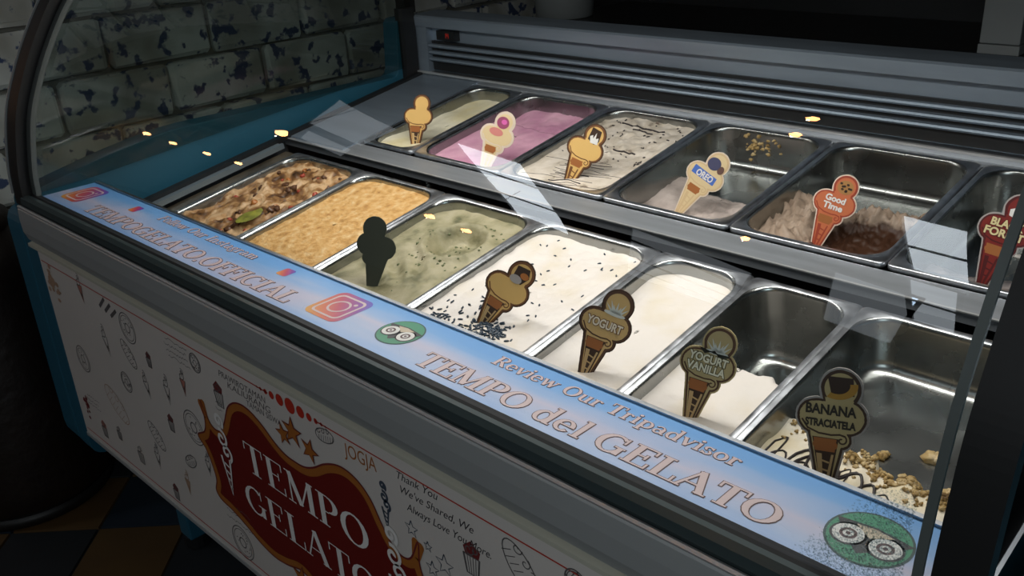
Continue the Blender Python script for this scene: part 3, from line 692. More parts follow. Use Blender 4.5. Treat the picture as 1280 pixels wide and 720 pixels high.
def waffle(m, x, z, s, a=0.5):
    mb = MB(); ca, sa = math.cos(a), math.sin(a); R_ = lambda p: (x + p[0] * s * ca - p[1] * s * sa, z + p[0] * s * sa + p[1] * s * ca)
    pts = [(math.cos(t * 2 * PI / 24), .5 * math.sin(t * 2 * PI / 24)) for t in range(25)]
    stroke(mb, f_, [R_(p) for p in pts], .0018)
    for k in range(-3, 4): stroke(mb, f_, [R_((k * .25, -.4)), R_((k * .25 + .12, .02))], .0011)
    for k in range(3): stroke(mb, f_, spiral(*R_((-.6 + .5 * k, .32)), .22 * s, 1, k), .0015)
    done(mb, 'printed_waffle', m)
def scrib(m, x, z, wd, rows, h=.011):
    for r in range(rows):
        n = int(wd / .004); off = random.uniform(0, .01)
        done(stroke(MB(), f_, [(x + off + wd * i / n, z - r * h + random.uniform(-.0028, .0028) * (1 if i % 2 else -1)) for i in range(n + 1)], .0011), 'printed_scribble', m)
DN, DR, DT, DM = I_line, I_rose, I_tan, I_maroon
donut(DN, -1.576, .670, .031); donut(DN, -1.386, .538, .034); donut(DN, -1.853, .515, .030); donut(DN, -1.288, .345, .034); donut(DN, -1.327, .684, .018); donut(DN, -1.645, .535, .022); donut(DN, -.62, .56, .035)
cone(DN, -1.765, .70, .034, DR, .1); cone(DN, -1.463, .588, .034, None); cone(DN, -1.39, .628, .030, DR); cone(DT, -1.465, .392, .030, DT); cone(DN, -1.551, .566, .032, None, .2); cone(DN, -1.36, .478, .028); cone(DN, -1.58, .40, .034); cone(DN, -1.70, .61, .036, None, .2)
cup(DN, DM, -1.265, .645, .038); cup(DN, DM, -.683, .636, .040); cup(DN, DM, -1.479, .508, .030); cup(DN, DM, -1.513, .625, .026); cup(DN, None, -1.665, .361, .036); cup(DN, DR, -1.836, .351, .034); cup(DN, None, -1.755, .375, .028); cup(DN, DM, -1.53, .335, .03)
waffle(DN, -.600, .672, .038, -.9); waffle(DT, -1.727, .455, .05, -.6); waffle(DN, -1.60, .61, .032, -.8); waffle(DN, -1.56, .45, .034, -.7); waffle(DN, -.968, .694, .022, .2); waffle(DN, -.40, .62, .05, .4); waffle(DN, -1.43, .45, .024, .5)
donut(DN, -.519, .700, .016); cup(DN, DM, -.519, .682, .024); cone(DN, -.45, .52, .04); donut(DN, -.32, .50, .035)
for k in range(3): done(stroke(MB(), f_, [(-1.685 + .022 * k, .682 - .004 * k), (-1.655 + .022 * k, .706 - .006 * k)], .007), 'printed_bar', DN)
scrib(DN, -1.43, .700, .075, 4); scrib(DN, -1.895, .420, .06, 3); scrib(DN, -1.33, .418, .085, 3, .016); scrib(DN, -1.29, .63, .02, 2)
BI = flat('print_blue_ink', (0.05, 0.07, 0.10))
q = MB(); cone_swirl(q, f_, -.847, .640, .040, .0045); done(q, 'printed_swirl', BI)
for cx_, cz_, r in ((-.795, .627, .013), (-.765, .615, .008), (-.735, .602, .017), (-.705, .585, .012), (-.76, .582, .013), (-.74, .56, .012)): done(stroke(MB(), f_, star(cx_, cz_, r) + [star(cx_, cz_, r)[0]], .0018), 'printed_star', BI)
for nm_, m_, n_, cx_, cz_, sx_, sz_, r0, r1 in (('printed_orange_splash', DT, 26, -1.912, .665, .014, .018, .003, .009), ('printed_berries', DM, 18, -1.905, .385, .007, .009, .003, .006)):
    q = MB()
    for k in range(n_): ellipse(q, bp_(.0004 + .00002 * k), min(-1.945 + .09, max(-1.944, cx_ + random.gauss(0, sx_))), cz_ + random.gauss(0, sz_), random.uniform(r0, r1), random.uniform(r0, r1), 8)
    done(q, nm_, m_)
# ---------------------------------------------------------------- gelato pans
def rring(hx, hy, r, z, n=7): return [(x, y, z) for x, y in rrect(0, 0, hx, hy, r, n)]
def pan_mesh(HX, HY, D):
    rings = [rring(HX, HY, .010, -.008), rring(HX, HY, .010, -.0015), rring(HX - .0015, HY - .0015, .009, 0), rring(HX - .004, HY - .004, .012, .0003),
             rring(HX - .0098, HY - .0098, .040, -.0004), rring(HX - .0115, HY - .0115, .043, -.0024), rring(HX - .0122, HY - .0122, .044, -.008)]
    t = .045
    rings.append(rring(HX - .0122 - t * D * .5, HY - .0122 - t * D * .5, .043, -D * .5))
    for a in range(0, 91, 15):
        r = math.radians(a); R = .018; ins = t * D + R * (1 - math.cos(r)); rings.append(rring(HX - .0122 - ins, HY - .0122 - ins, max(.008, .042 - ins * .6), -D + R - R * math.sin(r)))
    n = len(rings[0]); v = [p for g in rings for p in g]
    f = [(i * n + k, i * n + (k + 1) % n, (i + 1) * n + (k + 1) % n, (i + 1) * n + k) for i in range(len(rings) - 1) for k in range(n)]
    f.append(tuple((len(rings) - 1) * n + k for k in range(n)))
    me = bpy.data.meshes.new('gelato_pan'); me.from_pydata(v, [], f); me.materials.append(M_pan); me.materials.append(M_rim)
    for p in me.polygons: p.material_index = 1 if p.index < 4 * n else 0
    for p in me.polygons: p.use_smooth = len(p.vertices) == 4
    return me
PW, PN = pan_mesh(.1265, .180, .080), pan_mesh(.083, .180, .120)

def N3(x, y, s, o=0.0): return noise.noise(Vector((x * s + o, y * s + o * 1.7, o)))
def fb(x, y, s, o=0.0): return N3(x, y, s, o) + .5 * N3(x, y, s * 2.1, o + 3) + .25 * N3(x, y, s * 4.3, o + 7)
def gel_mesh(HX, D, hf, NR=46, NA=12):
    HY = .180; t = .045; base = rrect(0, 0, 1, 1, .0001, NA)
    def ring(s, hx, hy, r): return rrect(0, 0, hx * s, hy * s, max(.0005, min(r, .044) * s), NA)
    v = [(0, 0, hf(0, 0))]; f = []
    n = 4 * (NA + 1)
    # extra points on the straight sides keep the surface detailed
    def dens(pts, k=10):
        out = []
        for i in range(len(pts)):
            a, b_ = Vector(pts[i]), Vector(pts[(i + 1) % len(pts)]); out.append(tuple(a))
            if (a - b_).length > .02 * 1:
                m_ = k
                for j in range(1, m_): out.append(tuple(a.lerp(b_, j / m_)))
        return out
    full = rrect(0, 0, HX - .0120, HY - .0120, .044, 6)
    full = dens(full, 26)
    n = len(full)
    for k in range(1, NR + 1):
        s = k / NR
        for (x, y) in full:
            px, py = x * s, y * s
            h = hf(px, py)
            h = max(h, -D - .003)
            sh = 1 + (t * h) / HX * s ** 3
            if h < -D + .018: sh -= (.018 * (1 - math.sqrt(max(0, 1 - ((-D + .018 - h) / .021) ** 2)))) / HX * s ** 3 * .8
            v.append((px * sh, py * (1 + (t * h) / HY * s ** 3), h))
    for k in range(n): f.append((0, 1 + k, 1 + (k + 1) % n))
    for r in range(NR - 1):
        for k in range(n):
            a = 1 + r * n + k; b_ = 1 + r * n + (k + 1) % n
            q = (a, b_, b_ + n, a + n)
            if all(v[i][2] < -D - .001 for i in q): continue
            f.append(q)
    f = [q for q in f if not all(v[i][2] < -D - .001 for i in q)]
    me = bpy.data.meshes.new('gelato'); me.from_pydata(v, [], f)
    for p in me.polygons: p.use_smooth = True
    return me
def smooth(a, b, x): t = min(1, max(0, (x - a) / (b - a))); return t * t * (3 - 2 * t)

def vanillah(o=0, lv=-.016, amp=.004, s=18): return lambda x, y: lv + amp * fb(x, y, s, o)
def h_p1(x, y): return -.016 + .012 * fb(x, y, 18, 1) + .008 * abs(N3(x * 1.6, y * .7, 48, 2)) + .003 * N3(x, y, 110, 4)
def h_p2(x, y): return -.011 + .003 * fb(x, y, 30, 5) + .0012 * N3(x, y, 190, 2)
def h_p3(x, y):
    d = math.hypot((x - .012) / .062, (y - .07) / .055)
    return -.020 + .004 * fb(x, y, 16, 9) - .024 * (1 - smooth(.55, 1.0, d)) + .007 * math.exp(-((d - 1.05) / .18) ** 2) + (.0035 * math.sin((x * .8 + y) * 130) * math.exp(-((x + .02) ** 2 + (y + .04) ** 2) / .004)) + .003 * fb(x, y, 70, 2) * (1 if d < 1 else .3)
def h_p4(x, y): return -.012 + .004 * fb(x, y, 16, 13) - .008 * smooth(-.03, .04, y) * smooth(.12, .02, abs(x)) + .0015 * fb(x, y, 80, 4) * smooth(-.05, 0, y)
def h_p5(x, y): return -.018 + .0022 * fb(x, y, 10, 17) - .006 * smooth(.0, .06, y) + .004 * smooth(.05, .075, abs(x)) 
def h_p6(x, y):
    e = .018 + .014 * N3(x, 0, 40, 3) + .02 * N3(x, y, 14, 5) - .2 * max(0, x - .045)
    return -.020 + .0025 * fb(x, y, 12, 21) - .105 * smooth(e - .012, e + .006, y) - .004 * smooth(-.03, e, y)
def h_p7(x, y):
    e = -.042 - .02 * N3(x, 0, 26, 8) + .012 * N3(x, y, 60, 5) - .22 * (x - .0) * (1 if x > 0 else .55)
    return -.034 + .010 * fb(x, y, 16, 25) + .004 * fb(x, y, 90, 5) * smooth(e - .05, e, y) - .055 * smooth(e - .008, e + .006, y)
def h_r1(x, y): return -.026 + .004 * fb(x, y, 14, 31) + .010 * smooth(-.02, -.13, y) - .004 * smooth(.02, .08, y)
def h_r2(x, y):
    e = .060 + .012 * N3(x, 0, 24, 3) - .12 * x
    return -.022 + .003 * fb(x, y, 13, 35) - .024 * smooth(e - .006, e + .006, y) + .012 * smooth(.085, .17, y) + .003 * fb(x, y, 50, 3) * smooth(.05, .07, y)
def h_r3(x, y): return -.014 + .004 * fb(x, y, 14, 39) + .004 * fb(x, y, 55, 1) * smooth(-.05, .02, y)
def h_r4(x, y):
    e = .012 + .03 * N3(x, y, 16, 9) - .25 * x; return -.064 + .005 * fb(x, y, 14, 43) + .003 * fb(x, y, 70, 4) + .016 * smooth(-.07, -.15, y) - .030 * smooth(e, e + .012, y) + .010 * smooth(.05, .11, -x)
def h_r5(x, y):
    e = .050 + .02 * N3(x, 0, 22, 7) + .18 * x + .010 * N3(x, y, 70, 3)
    yc = .004 + .30 * x + .014 * N3(x, 0, 30, 2) + .006 * N3(x, y, 90, 6)
    ridge = math.exp(-((y - yc) / (.030 if y > yc else .016)) ** 2)
    left = smooth(-.015, -.06, x + .012 * N3(x, y, 50, 4)) * smooth(.07, .02, y)
    return -.064 + .006 * fb(x, y, 22, 47) + .005 * fb(x, y, 110, 4) + .030 * max(ridge, left) * (1 + .55 * fb(x, y, 75, 9)) - .05 * smooth(e - .004, e + .006, y)
def h_r6(x, y):
    e = -.055 + .03 * N3(x, y, 16, 9); return -.060 + .008 * fb(x, y, 20, 51) + .012 * smooth(-.09, -.15, y) - .03 * smooth(e, e + .02, y)

G_white = ramp_mat('white_yogurt', [(0.33, (0.77, 0.68, 0.56)), (0.5, (0.82, 0.75, 0.69))], 12, .5, .4, 60, sss=.1)
G_cream = ramp_mat('cream_gelato', [(0.3, (0.80, 0.68, 0.46)), (0.5, (0.88, 0.79, 0.64)), (0.7, (0.92, 0.84, 0.74))], 16, .5, .45, 70)
G_tan = ramp_mat('biscuit_crumb', [(0.25, (0.40, 0.19, 0.05)), (0.45, (0.66, 0.37, 0.12)), (0.6, (0.74, 0.46, 0.19)), (0.8, (0.86, 0.66, 0.38))], 70, .8, .9, 160)
G_pist = ramp_mat('pistachio', [(0.30, (0.12, 0.115, 0.055)), (0.43, (0.30, 0.27, 0.15)), (0.56, (0.40, 0.355, 0.22)), (0.75, (0.48, 0.42, 0.29))], 22, .6, .5, 90)
G_mix = ramp_mat('caramel_ripple', [(0.32, (0.05, 0.025, 0.012)), (0.42, (0.20, 0.09, 0.03)), (0.50, (0.42, 0.23, 0.09)), (0.58, (0.68, 0.46, 0.26)), (0.68, (0.56, 0.31, 0.13)), (0.74, (0.40, 0.10, 0.06)), (0.8, (0.70, 0.50, 0.32))], 24, .45, .8, 70, dist=.6)
G_pink = ramp_mat('pink_berry', [(0.3, (0.62, 0.27, 0.42)), (0.55, (0.80, 0.43, 0.56)), (0.75, (0.86, 0.53, 0.64))], 12, .5, .4, 60)
G_yell = ramp_mat('pale_yellow_gelato', [(0.3, (0.86, 0.74, 0.42)), (0.6, (0.93, 0.86, 0.66))], 10, .5, .3, 60)
G_strac = ramp_mat('stracciatella', [(0.27, (0.15, 0.10, 0.07)), (0.36, (0.70, 0.60, 0.48)), (0.6, (0.85, 0.75, 0.64))], 34, .5, .5, 90)
G_beige = ramp_mat('biscuit_beige', [(0.3, (0.34, 0.28, 0.25)), (0.45, (0.60, 0.50, 0.45)), (0.65, (0.76, 0.65, 0.59))], 15, .5, .4, 70)
# chocolate pan: dark in the hollows, beige where the ridges stand up
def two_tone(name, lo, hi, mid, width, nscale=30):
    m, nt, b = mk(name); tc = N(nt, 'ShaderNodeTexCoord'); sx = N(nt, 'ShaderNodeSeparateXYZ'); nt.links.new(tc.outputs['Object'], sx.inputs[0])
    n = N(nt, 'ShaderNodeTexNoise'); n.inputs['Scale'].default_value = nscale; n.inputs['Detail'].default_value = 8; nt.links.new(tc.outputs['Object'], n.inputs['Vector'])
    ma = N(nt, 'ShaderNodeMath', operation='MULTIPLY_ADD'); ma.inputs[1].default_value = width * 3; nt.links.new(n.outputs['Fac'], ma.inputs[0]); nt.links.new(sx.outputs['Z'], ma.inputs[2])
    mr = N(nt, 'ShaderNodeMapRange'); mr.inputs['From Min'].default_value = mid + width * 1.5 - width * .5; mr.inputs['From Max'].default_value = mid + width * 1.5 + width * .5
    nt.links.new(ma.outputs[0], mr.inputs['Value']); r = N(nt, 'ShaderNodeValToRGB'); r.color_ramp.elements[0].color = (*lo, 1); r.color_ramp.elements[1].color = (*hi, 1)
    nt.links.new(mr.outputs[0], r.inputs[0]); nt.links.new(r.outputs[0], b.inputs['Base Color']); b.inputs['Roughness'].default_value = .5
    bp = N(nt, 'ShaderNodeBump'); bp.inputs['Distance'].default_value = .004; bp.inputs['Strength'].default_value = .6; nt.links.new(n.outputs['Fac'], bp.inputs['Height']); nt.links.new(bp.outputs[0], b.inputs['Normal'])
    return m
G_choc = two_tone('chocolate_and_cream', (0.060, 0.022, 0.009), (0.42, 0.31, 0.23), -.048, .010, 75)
G_crumb = ramp_mat('banana_crumb', [(0.30, (0.14, 0.075, 0.02)), (0.44, (0.42, 0.27, 0.09)), (0.58, (0.58, 0.42, 0.20)), (0.75, (0.70, 0.56, 0.36))], 60, .6, .8, 110)
G_bf = ramp_mat('dark_forest_gelato', [(0.35, (0.03, 0.03, 0.03)), (0.5, (0.12, 0.11, 0.11)), (0.72, (0.42, 0.36, 0.34))], 30, .4, .6, 80)
choco = mat('dark_chocolate', (0.03, 0.022, 0.022), 0.4)

ROWF = (.835, 'front row'); ROWR = (1.298, 'back row')
PANS = [  # a centre, wide?, row, height fn, material, pan label, gelato label
    (-1.684, 1, 0, h_p1, G_mix, 'first pan of the front row at the far left, mixed brown caramel gelato inside', 'lumpy brown and cream caramel gelato with reddish bits and a green leaf'),
    (-1.4345, 1, 0, h_p2, G_tan, 'pan of golden orange crumb gelato, second from the left in the front row', 'flat golden orange gelato covered in fine biscuit crumb'),
    (-1.182, 1, 0, h_p3, G_pist, 'pan holding grey-green pistachio gelato in the front row', 'grey-green pistachio coloured gelato with a scooped hollow'),
    (-.932, 1, 0, h_p4, G_white, 'full pan of white gelato with black sprinkles in the front row', 'white gelato scattered with short dark sprinkles'),
    (-.7240, 0, 0, h_p5, G_white, 'narrow pan of plain white yogurt gelato behind the small word Our', 'smooth plain white yogurt gelato filling a narrow pan'),
    (-.560, 0, 0, h_p6, G_white, 'narrow half-empty pan with white gelato at its front end only', 'white vanilla yogurt gelato left in the front half of a narrow pan'),
    (-.354, 1, 0, h_p7, G_cream, 'nearly empty wide pan at the right end of the front row', 'pale banana gelato with chocolate drizzle and crumbly back edge'),
    (-1.618, 0, 1, h_r1, G_yell, 'narrow pan of pale yellow gelato, first in the back row', 'pale yellow gelato in the narrow pan at the back left'),
    (-1.401, 1, 1, h_r2, G_pink, 'pan of pink gelato in the back row', 'pink berry gelato with a step scooped out behind'),
    (-1.144, 1, 1, h_r3, G_strac, 'full back-row pan of cream gelato with dark chocolate streaks', 'cream stracciatella gelato streaked with thin dark chocolate lines'),
    (-.886, 1, 1, h_r4, G_beige, 'mostly empty back-row pan smeared with pinkish beige gelato', 'thin pinkish beige biscuit gelato on the bottom of a deep pan'),
    (-.6285, 1, 1, h_r5, G_choc, 'back-row pan half filled with dark chocolate and beige gelato', 'dark chocolate gelato with ragged beige ridges'),
    (-.372, 1, 1, h_r6, G_bf, 'dark nearly empty pan at the right end of the back row', 'dark scraps of cherry chocolate gelato on a pan bottom'),
]
gels = []; infos = []
for a, wide, row, hf, gm, pl, gl in PANS:
    b_ = (ROWF, ROWR)[row][0]; lift = .0 if row == 0 else .003
    L = TR(a, b_, lift)
    o = bpy.data.objects.new('gelato_pan', PW if wide else PN); C.objects.link(o); o.location = L; o.rotation_euler = (TH, 0, 0)
    if not wide and row == 0: pass
    tag(o, 'stainless ' + pl, 'pan', 'steel gelato pans in the display case')
    me = gel_mesh(.1265 if wide else .083, .080 if wide else .120, hf); me.materials.append(gm)
    g = bpy.data.objects.new('gelato', me); C.objects.link(g); g.location = L; g.rotation_euler = (TH, 0, 0)
    tag(g, gl, 'gelato', 'gelato flavours in the pans'); gels.append(g); infos.append((a, b_, lift, hf))

random.seed(21)
# dark sprinkles on the white gelato
sprk = MB()
def rice(mb, c, d, L, r, n=4):
    d = Vector(d).normalized(); mb.tube([Vector(c) - d * L / 2, Vector(c) - d * L * .25, Vector(c) + d * L * .25, Vector(c) + d * L / 2], r, n, True, [r * .4, r, r, r * .4])
def onto(hf, x, y): return Vector((x, y, hf(x, y)))
cl = [(-.075, -.125, .012, 26), (-.06, -.165, .010, 16), (.01, -.10, .018, 60), (.035, -.112, .012, 40), (.0, -.135, .02, 40), (-.01, -.15, .012, 30), (.06, -.14, .02, 22), (-.04, -.11, .03, 24), (-.035, -.075, .028, 14)]
for cx_, cy_, s, n in cl:
    for _ in range(n):
        x, y = cx_ + random.gauss(0, s), cy_ + random.gauss(0, s * .7)
        if abs(x) > .108 or not -.165 < y < .165: continue
        a = random.uniform(0, PI); rice(sprk, onto(h_p4, x, y) + Vector((0, 0, .0008)), (math.cos(a), math.sin(a), random.uniform(-.3, .3)), .0082, .0017)
for _ in range(55):
    x, y = random.uniform(-.1, .1), random.uniform(-.16, .16); a = random.uniform(0, PI); rice(sprk, onto(h_p4, x, y) + Vector((0, 0, .0005)), (math.cos(a), math.sin(a), .1), .006, .0014)
o = sprk.build('sprinkles', mat('blue_black_sprinkle', (0.025, 0.045, 0.07), .35), gels[3], smooth=True); tag(o, 'short blue-black sprinkles', kind='stuff')
# chocolate drizzle on the banana gelato
dz = MB()
for k in range(15):
    x0 = random.uniform(-.105, .09); w_ = random.uniform(.006, .022); y0, y1 = -.165, -.075 - .20 * x0 * (1 if x0 > 0 else .5) + random.uniform(-.03, .0); pts = []
    for i in range(18):
        t = i / 17 * PI; x = x0 - w_ * math.cos(t); y = y0 + (y1 - y0) * math.sin(t) + random.uniform(-.001, .001)
        if abs(x) < .112: pts.append(onto(h_p7, x, y) + Vector((0, 0, .0006)))
    if len(pts) > 3: dz.tube(pts, random.choice((.0009, .0013, .0018)), 5)
o = dz.build('chocolate_drizzle', choco, gels[6], smooth=True)
# crumbly edge and leftover lumps
def lumps(mb, hf, pts, sub=1):
    for x, y, z, r in pts:
        bm = bmesh.new(); bmesh.ops.create_icosphere(bm, subdivisions=2, radius=r)
        off = random.uniform(0, 50)
        for v in bm.verts: v.co *= 1 + .9 * noise.noise(v.co / r * 1.3 + Vector((off, 0, 0)))
        vs = [(v.co.x + x, v.co.y + y, v.co.z * .7 + z) for v in bm.verts]; fs = [tuple(v.index for v in fc.verts) for fc in bm.faces]; bm.free(); mb.add(vs, fs)
cr = MB(); pts = []
for _ in range(620):
    x = random.uniform(-.108, .108); e = -.042 - .02 * N3(x, 0, 26, 8) - .22 * x * (1 if x > 0 else .55); y = e - abs(random.gauss(0, .016)) + .005
    pts.append((x, max(-.165, y), h_p7(x, max(-.165, y)) + .001, random.uniform(.0014, .0036)))
lumps(cr, h_p7, pts); cr.build('crumbs', G_crumb, gels[6], smooth=True)['kind'] = 'stuff'
for x, y, rr, k in ((.035, .030, .0085, 9), (-.012, .004, .006, 5), (.075, -.02, .006, 3)):
    m_ = MB(); lumps(m_, None, [(x + random.uniform(-1, 1) * rr * 1.4, y + random.uniform(-.5, .5) * rr, -.0765, rr * random.uniform(.5, 1)) for _ in range(k)]); m_.build('leftover_lump', G_crumb, gels[6], smooth=True)
# drizzle and flakes on the stracciatella
dz = MB()
for k in range(16):
    y = -.168 + .0085 * k + random.uniform(-.003, .003); x0 = random.uniform(-.11, -.02); x1 = random.uniform(.0, .11)
    dz.tube([onto(h_r3, x0 + (x1 - x0) * i / 14, y + .003 * math.sin(i * .5 + k) + .12 * (x0 + (x1 - x0) * i / 14)) + Vector((0, 0, .0003)) for i in range(15)], random.choice((.0005, .0008, .0012)), 4)
for x0, x1, y in ((-.06, .05, .125), (.0, .055, .02), (-.02, .03, .11)):
    dz.tube([onto(h_r3, x0 + (x1 - x0) * i / 8, y - .05 * (x0 + (x1 - x0) * i / 8)) + Vector((0, 0, .001)) for i in range(9)], .002, 5)
for _ in range(60):
    x, y = random.uniform(-.1, .1), random.uniform(-.03, .15); rice(dz, onto(h_r3, x, y) + Vector((0, 0, .0008)), (random.uniform(-1, 1), random.uniform(-1, 1), .2), random.uniform(.003, .009), .0014)
o = dz.build('chocolate_streaks', choco, gels[9], smooth=True); o['kind'] = 'stuff'
# leaf and chunks on the caramel gelato
lf = MB(); pts = []
for i in range(9):
    t = i / 8; wdt = .022 * math.sin(PI * min(.97, t * .96 + .02)) ** .7
    for s in (-1, 0, 1): x, y = .058 + wdt * s, -.10 + .062 * t; pts.append((x, y, h_p1(.058, -.08) + .008 + (.004 if s == 0 else 0)))
lf.add(pts, [(i * 3 + j, i * 3 + j + 1, i * 3 + j + 4, i * 3 + j + 3) for i in range(8) for j in (0, 1)])
lf.build('leaf', mat('yellow_green_leaf', (0.30, 0.30, 0.04), .5, var=.5, vscale=60), gels[0], smooth=True)
for nm, m_, seed, k, rng in (('dark_chunk', mat('toffee_brown', (0.13, 0.06, 0.03), .3), 3, 26, (.003, .009)), ('red_chunk', mat('candied_red', (0.42, 0.07, 0.04), .35), 5, 12, (.003, .006)), ('orange_chunk', mat('candied_orange', (0.46, 0.16, 0.03), .35), 8, 6, (.005, .009))):
    random.seed(seed); q = MB(); ps = []
    for _ in range(k): x, y = random.uniform(-.09, .1), random.uniform(-.16, .15); ps.append((x, y, h_p1(x, y), random.uniform(*rng)))
    lumps(q, None, ps); q.build(nm, m_, gels[0], smooth=True)['kind'] = 'stuff'
# nut scraps in the pistachio, smears at the back of the beige pan
random.seed(31); q = MB(); lumps(q, None, [(x, y, h_p3(x, y), random.uniform(.001, .003)) for x, y in [(random.gauss(.02, .045), random.gauss(.045, .05)) for _ in range(80)] if abs(x) < .1 and abs(y) < .15])
q.build('nut_scraps', mat('nut_green', (0.14, 0.16, 0.07), .6), gels[2], smooth=True)['kind'] = 'stuff'
q = MB(); lumps(q, None, [(.055, .075, -.074, .007), (.062, .072, -.074, .005), (.085, .062, -.0745, .006), (.075, .055, -.076, .004)]); q.build('dark_scraps', choco, gels[10], smooth=True)
q = MB()
for k in range(40):
    x = random.gauss(-.02, .018); z = -.030 + random.gauss(0, .012); lumps(q, None, [(x, .168 + .045 * z, min(-.01, z), random.uniform(.0015, .005))])
q.build('wall_smear', G_crumb, gels[10], smooth=True)['kind'] = 'stuff'
q = MB(); lumps(q, None, [(random.uniform(-.07, .05), random.uniform(-.09, .03), -.068, random.uniform(.003, .008)) for _ in range(14)]); q.build('pale_scraps', G_white, gels[12], smooth=True)['kind'] = 'stuff'

# ---------------------------------------------------------------- flavour signs
def sdf(x, y, dx=0):                                 # ice cream outline, unit height, tip at y=0
    def ell(cx, cy, rx, ry): k = math.hypot((x - cx) / rx, (y - cy) / ry); return (k - 1) * min(rx, ry)
    top = ell(.05, .855, .137, .14)
    bx = min(max(x, -.115), .105); blob = math.hypot(x - bx, y - .635 - .06 * bx) - .132
    curl = ell(.075, .47, .065, .07)
    yy = min(max(y, 0), .55); hw = .030 + .205 * yy; cxn = -.03
    cone_ = max(abs(x - cxn) - hw, y - .56, -y) * .96
    return min(top, blob, curl, cone_)
def outline(off, n=150):
    out = []; c = Vector((-.01, .60))
    for i in range(n):
        a = 2 * PI * i / n; d = Vector((math.cos(a), math.sin(a))); lo = 0
        r = .9
        while r > 0 and sdf(c.x + d.x * r, c.y + d.y * r) > off: r -= .004
        out.append((c.x + d.x * r, c.y + d.y * r))
    return out
OUT = {o: outline(o) for o in (.020, .006, -.012)}
sg_mats = {}
def sign(tip, upv, yaw, hgt, col, edge, inner, label, text=None, tcol=None, motif=None, rev=False, conec=None, tcol2=None, darkc=False):
    upv = Vector(upv).normalized(); n0 = Vector((math.sin(yaw), -math.cos(yaw), .25)); r_ = upv.cross(-n0).normalized()
    r_ = (n0.cross(upv)).normalized() * -1
    nn = r_.cross(upv).normalized()
    if nn.dot(n0) < 0: r_ = -r_; nn = -nn
    if rev: r_ = -r_; nn = -nn
    Mx = Matrix((r_, upv, nn)).transposed().to_4x4(); Mx.translation = Vector(tip) - upv * .035
    root = empty('flavour_sign'); root.matrix_world = Mx
    tag(root, label, 'sign', 'cone-shaped flavour signs stuck in the gelato')
    s = hgt + .012; T_ = .0013
    def plate(pts, z0, z1, name, m):
        bm = bmesh.new(); lo = [bm.verts.new((x * s, y * s + .02, z0)) for x, y in pts]; hi = [bm.verts.new((x * s, y * s + .02, z1)) for x, y in pts]
        bm.faces.new(hi); bm.faces.new(lo[::-1]); k = len(pts)
        for i in range(k): bm.faces.new((lo[i], lo[(i + 1) % k], hi[(i + 1) % k], hi[i]))
        bm.normal_update(); bmesh.ops.triangulate(bm, faces=[f for f in bm.faces if len(f.verts) > 4], ngon_method='EAR_CLIP')
        me = bpy.data.meshes.new(name); bm.to_mesh(me); bm.free(); me.materials.append(m); o = bpy.data.objects.new(name, me); C.objects.link(o); o.parent = root; return o
    plate(OUT[.020], -T_, T_, 'backing', edge)
    plate(OUT[.006], T_, T_ + .0004, 'rim', inner)
    face = [(x, y) for x, y in OUT[-.012]]
    plate(face, T_ + .0004, T_ + .0007, 'face', col)
    z1 = T_ + .0009
    L = lambda z: (lambda u, v: (u * s, v * s + .02, z))
    f1, f2, f3 = L(z1), L(z1 + .0006), L(z1 + .0009)
    # scoop outline, curl, cone drawing
    q = MB(); ellipse(q, f1, .05, .855, .126, .130, 30, rin=.92, a0=-40, a1=215)
    stroke(q, f1, [(-.215, .60), (-.17, .535), (-.09, .505), (.0, .50), (.06, .51), (.10, .50)], .014); stroke(q, f1, spiral(.075, .468, .04, 1.0, 1.2), .012)
    part_(q, 'drawn_lines', inner, root)
    if darkc: part_(MB().add([L(z1 - .0001)(*p) for p in ((-.135, .475), (.055, .475), (.0, .05), (-.045, .03))], [(0, 1, 2, 3)]), 'cone_field', sgm('cone_dark', (.06, .03, .018)), root)
    q = MB().add([f1(-.125, .47), f1(.04, .47), f1(.03, .37), f1(-.11, .37)], [(0, 1, 2, 3)])
    ellipse(q, L(z1 + .00005), -.04, .42, .09, .05, 18)
    part_(q, 'emblem_patch', sgm('cone_emblem', conec or (0.32, 0.12, 0.04)), root)
    q = MB().add([f1(-.10, .35), f1(-.06, .35), f1(-.035, .05), f1(-.055, .03)], [(0, 1, 2, 3)]).add([f1(.025, .35), f1(.008, .35), f1(-.03, .10), f1(-.015, .05)], [(0, 1, 2, 3)])
    for k in range(3): stroke(q, L(z1 + .00005), [(-.065 + .010 * k, .30 - .07 * k), (-.005, .285 - .065 * k)], .014)
    part_(q, 'cone_drawing', sgm('cone_light', (.62, .42, .20)) if darkc else inner, root)
    M2 = lambda z: (lambda u, v: (((u - .035) * .72 + .05) * s, ((v - .80) * .74 + .855) * s + .02, z))
    g2, g3 = M2(z1 + .0002), M2(z1 + .0004)
    if text:
        lines = text.split('\n'); sz = {1: .115, 2: .105}[len(lines)]
        for k, t in enumerate(lines):
            wd = min(.36, .060 * len(t)) if len(t) < 8 else .36
            y = .655 - k * .095 if len(lines) == 2 else .60
            hs = sz if not (k == 1 and len(t) > 8) else .078
            cxx = -.01
            if tcol2: part_(bfont(t, f2, hs, fit=(cxx - wd / 2 - .008, cxx + wd / 2 + .008), offset=.010, shear=0).shift(0, y * s), 'lettering', tcol2, root)
            part_(bfont(t, f3, hs, fit=(cxx - wd / 2, cxx + wd / 2), offset=.004).shift(0, y * s), 'lettering', tcol, root)
    if motif: motif(root, g2, g3, part_)
    return root
def part_(mb, name, m, parent): o = mb.build(name, m, parent); return o
def shift(self, x, y): self.v = [(a + x, b + y, c) for a, b, c in self.v]; return self
MB.shift = shift
def sgm(name, col, r=.4):
    if name not in sg_mats: sg_mats[name] = mat('sign_' + name, col, r)
    return sg_mats[name]
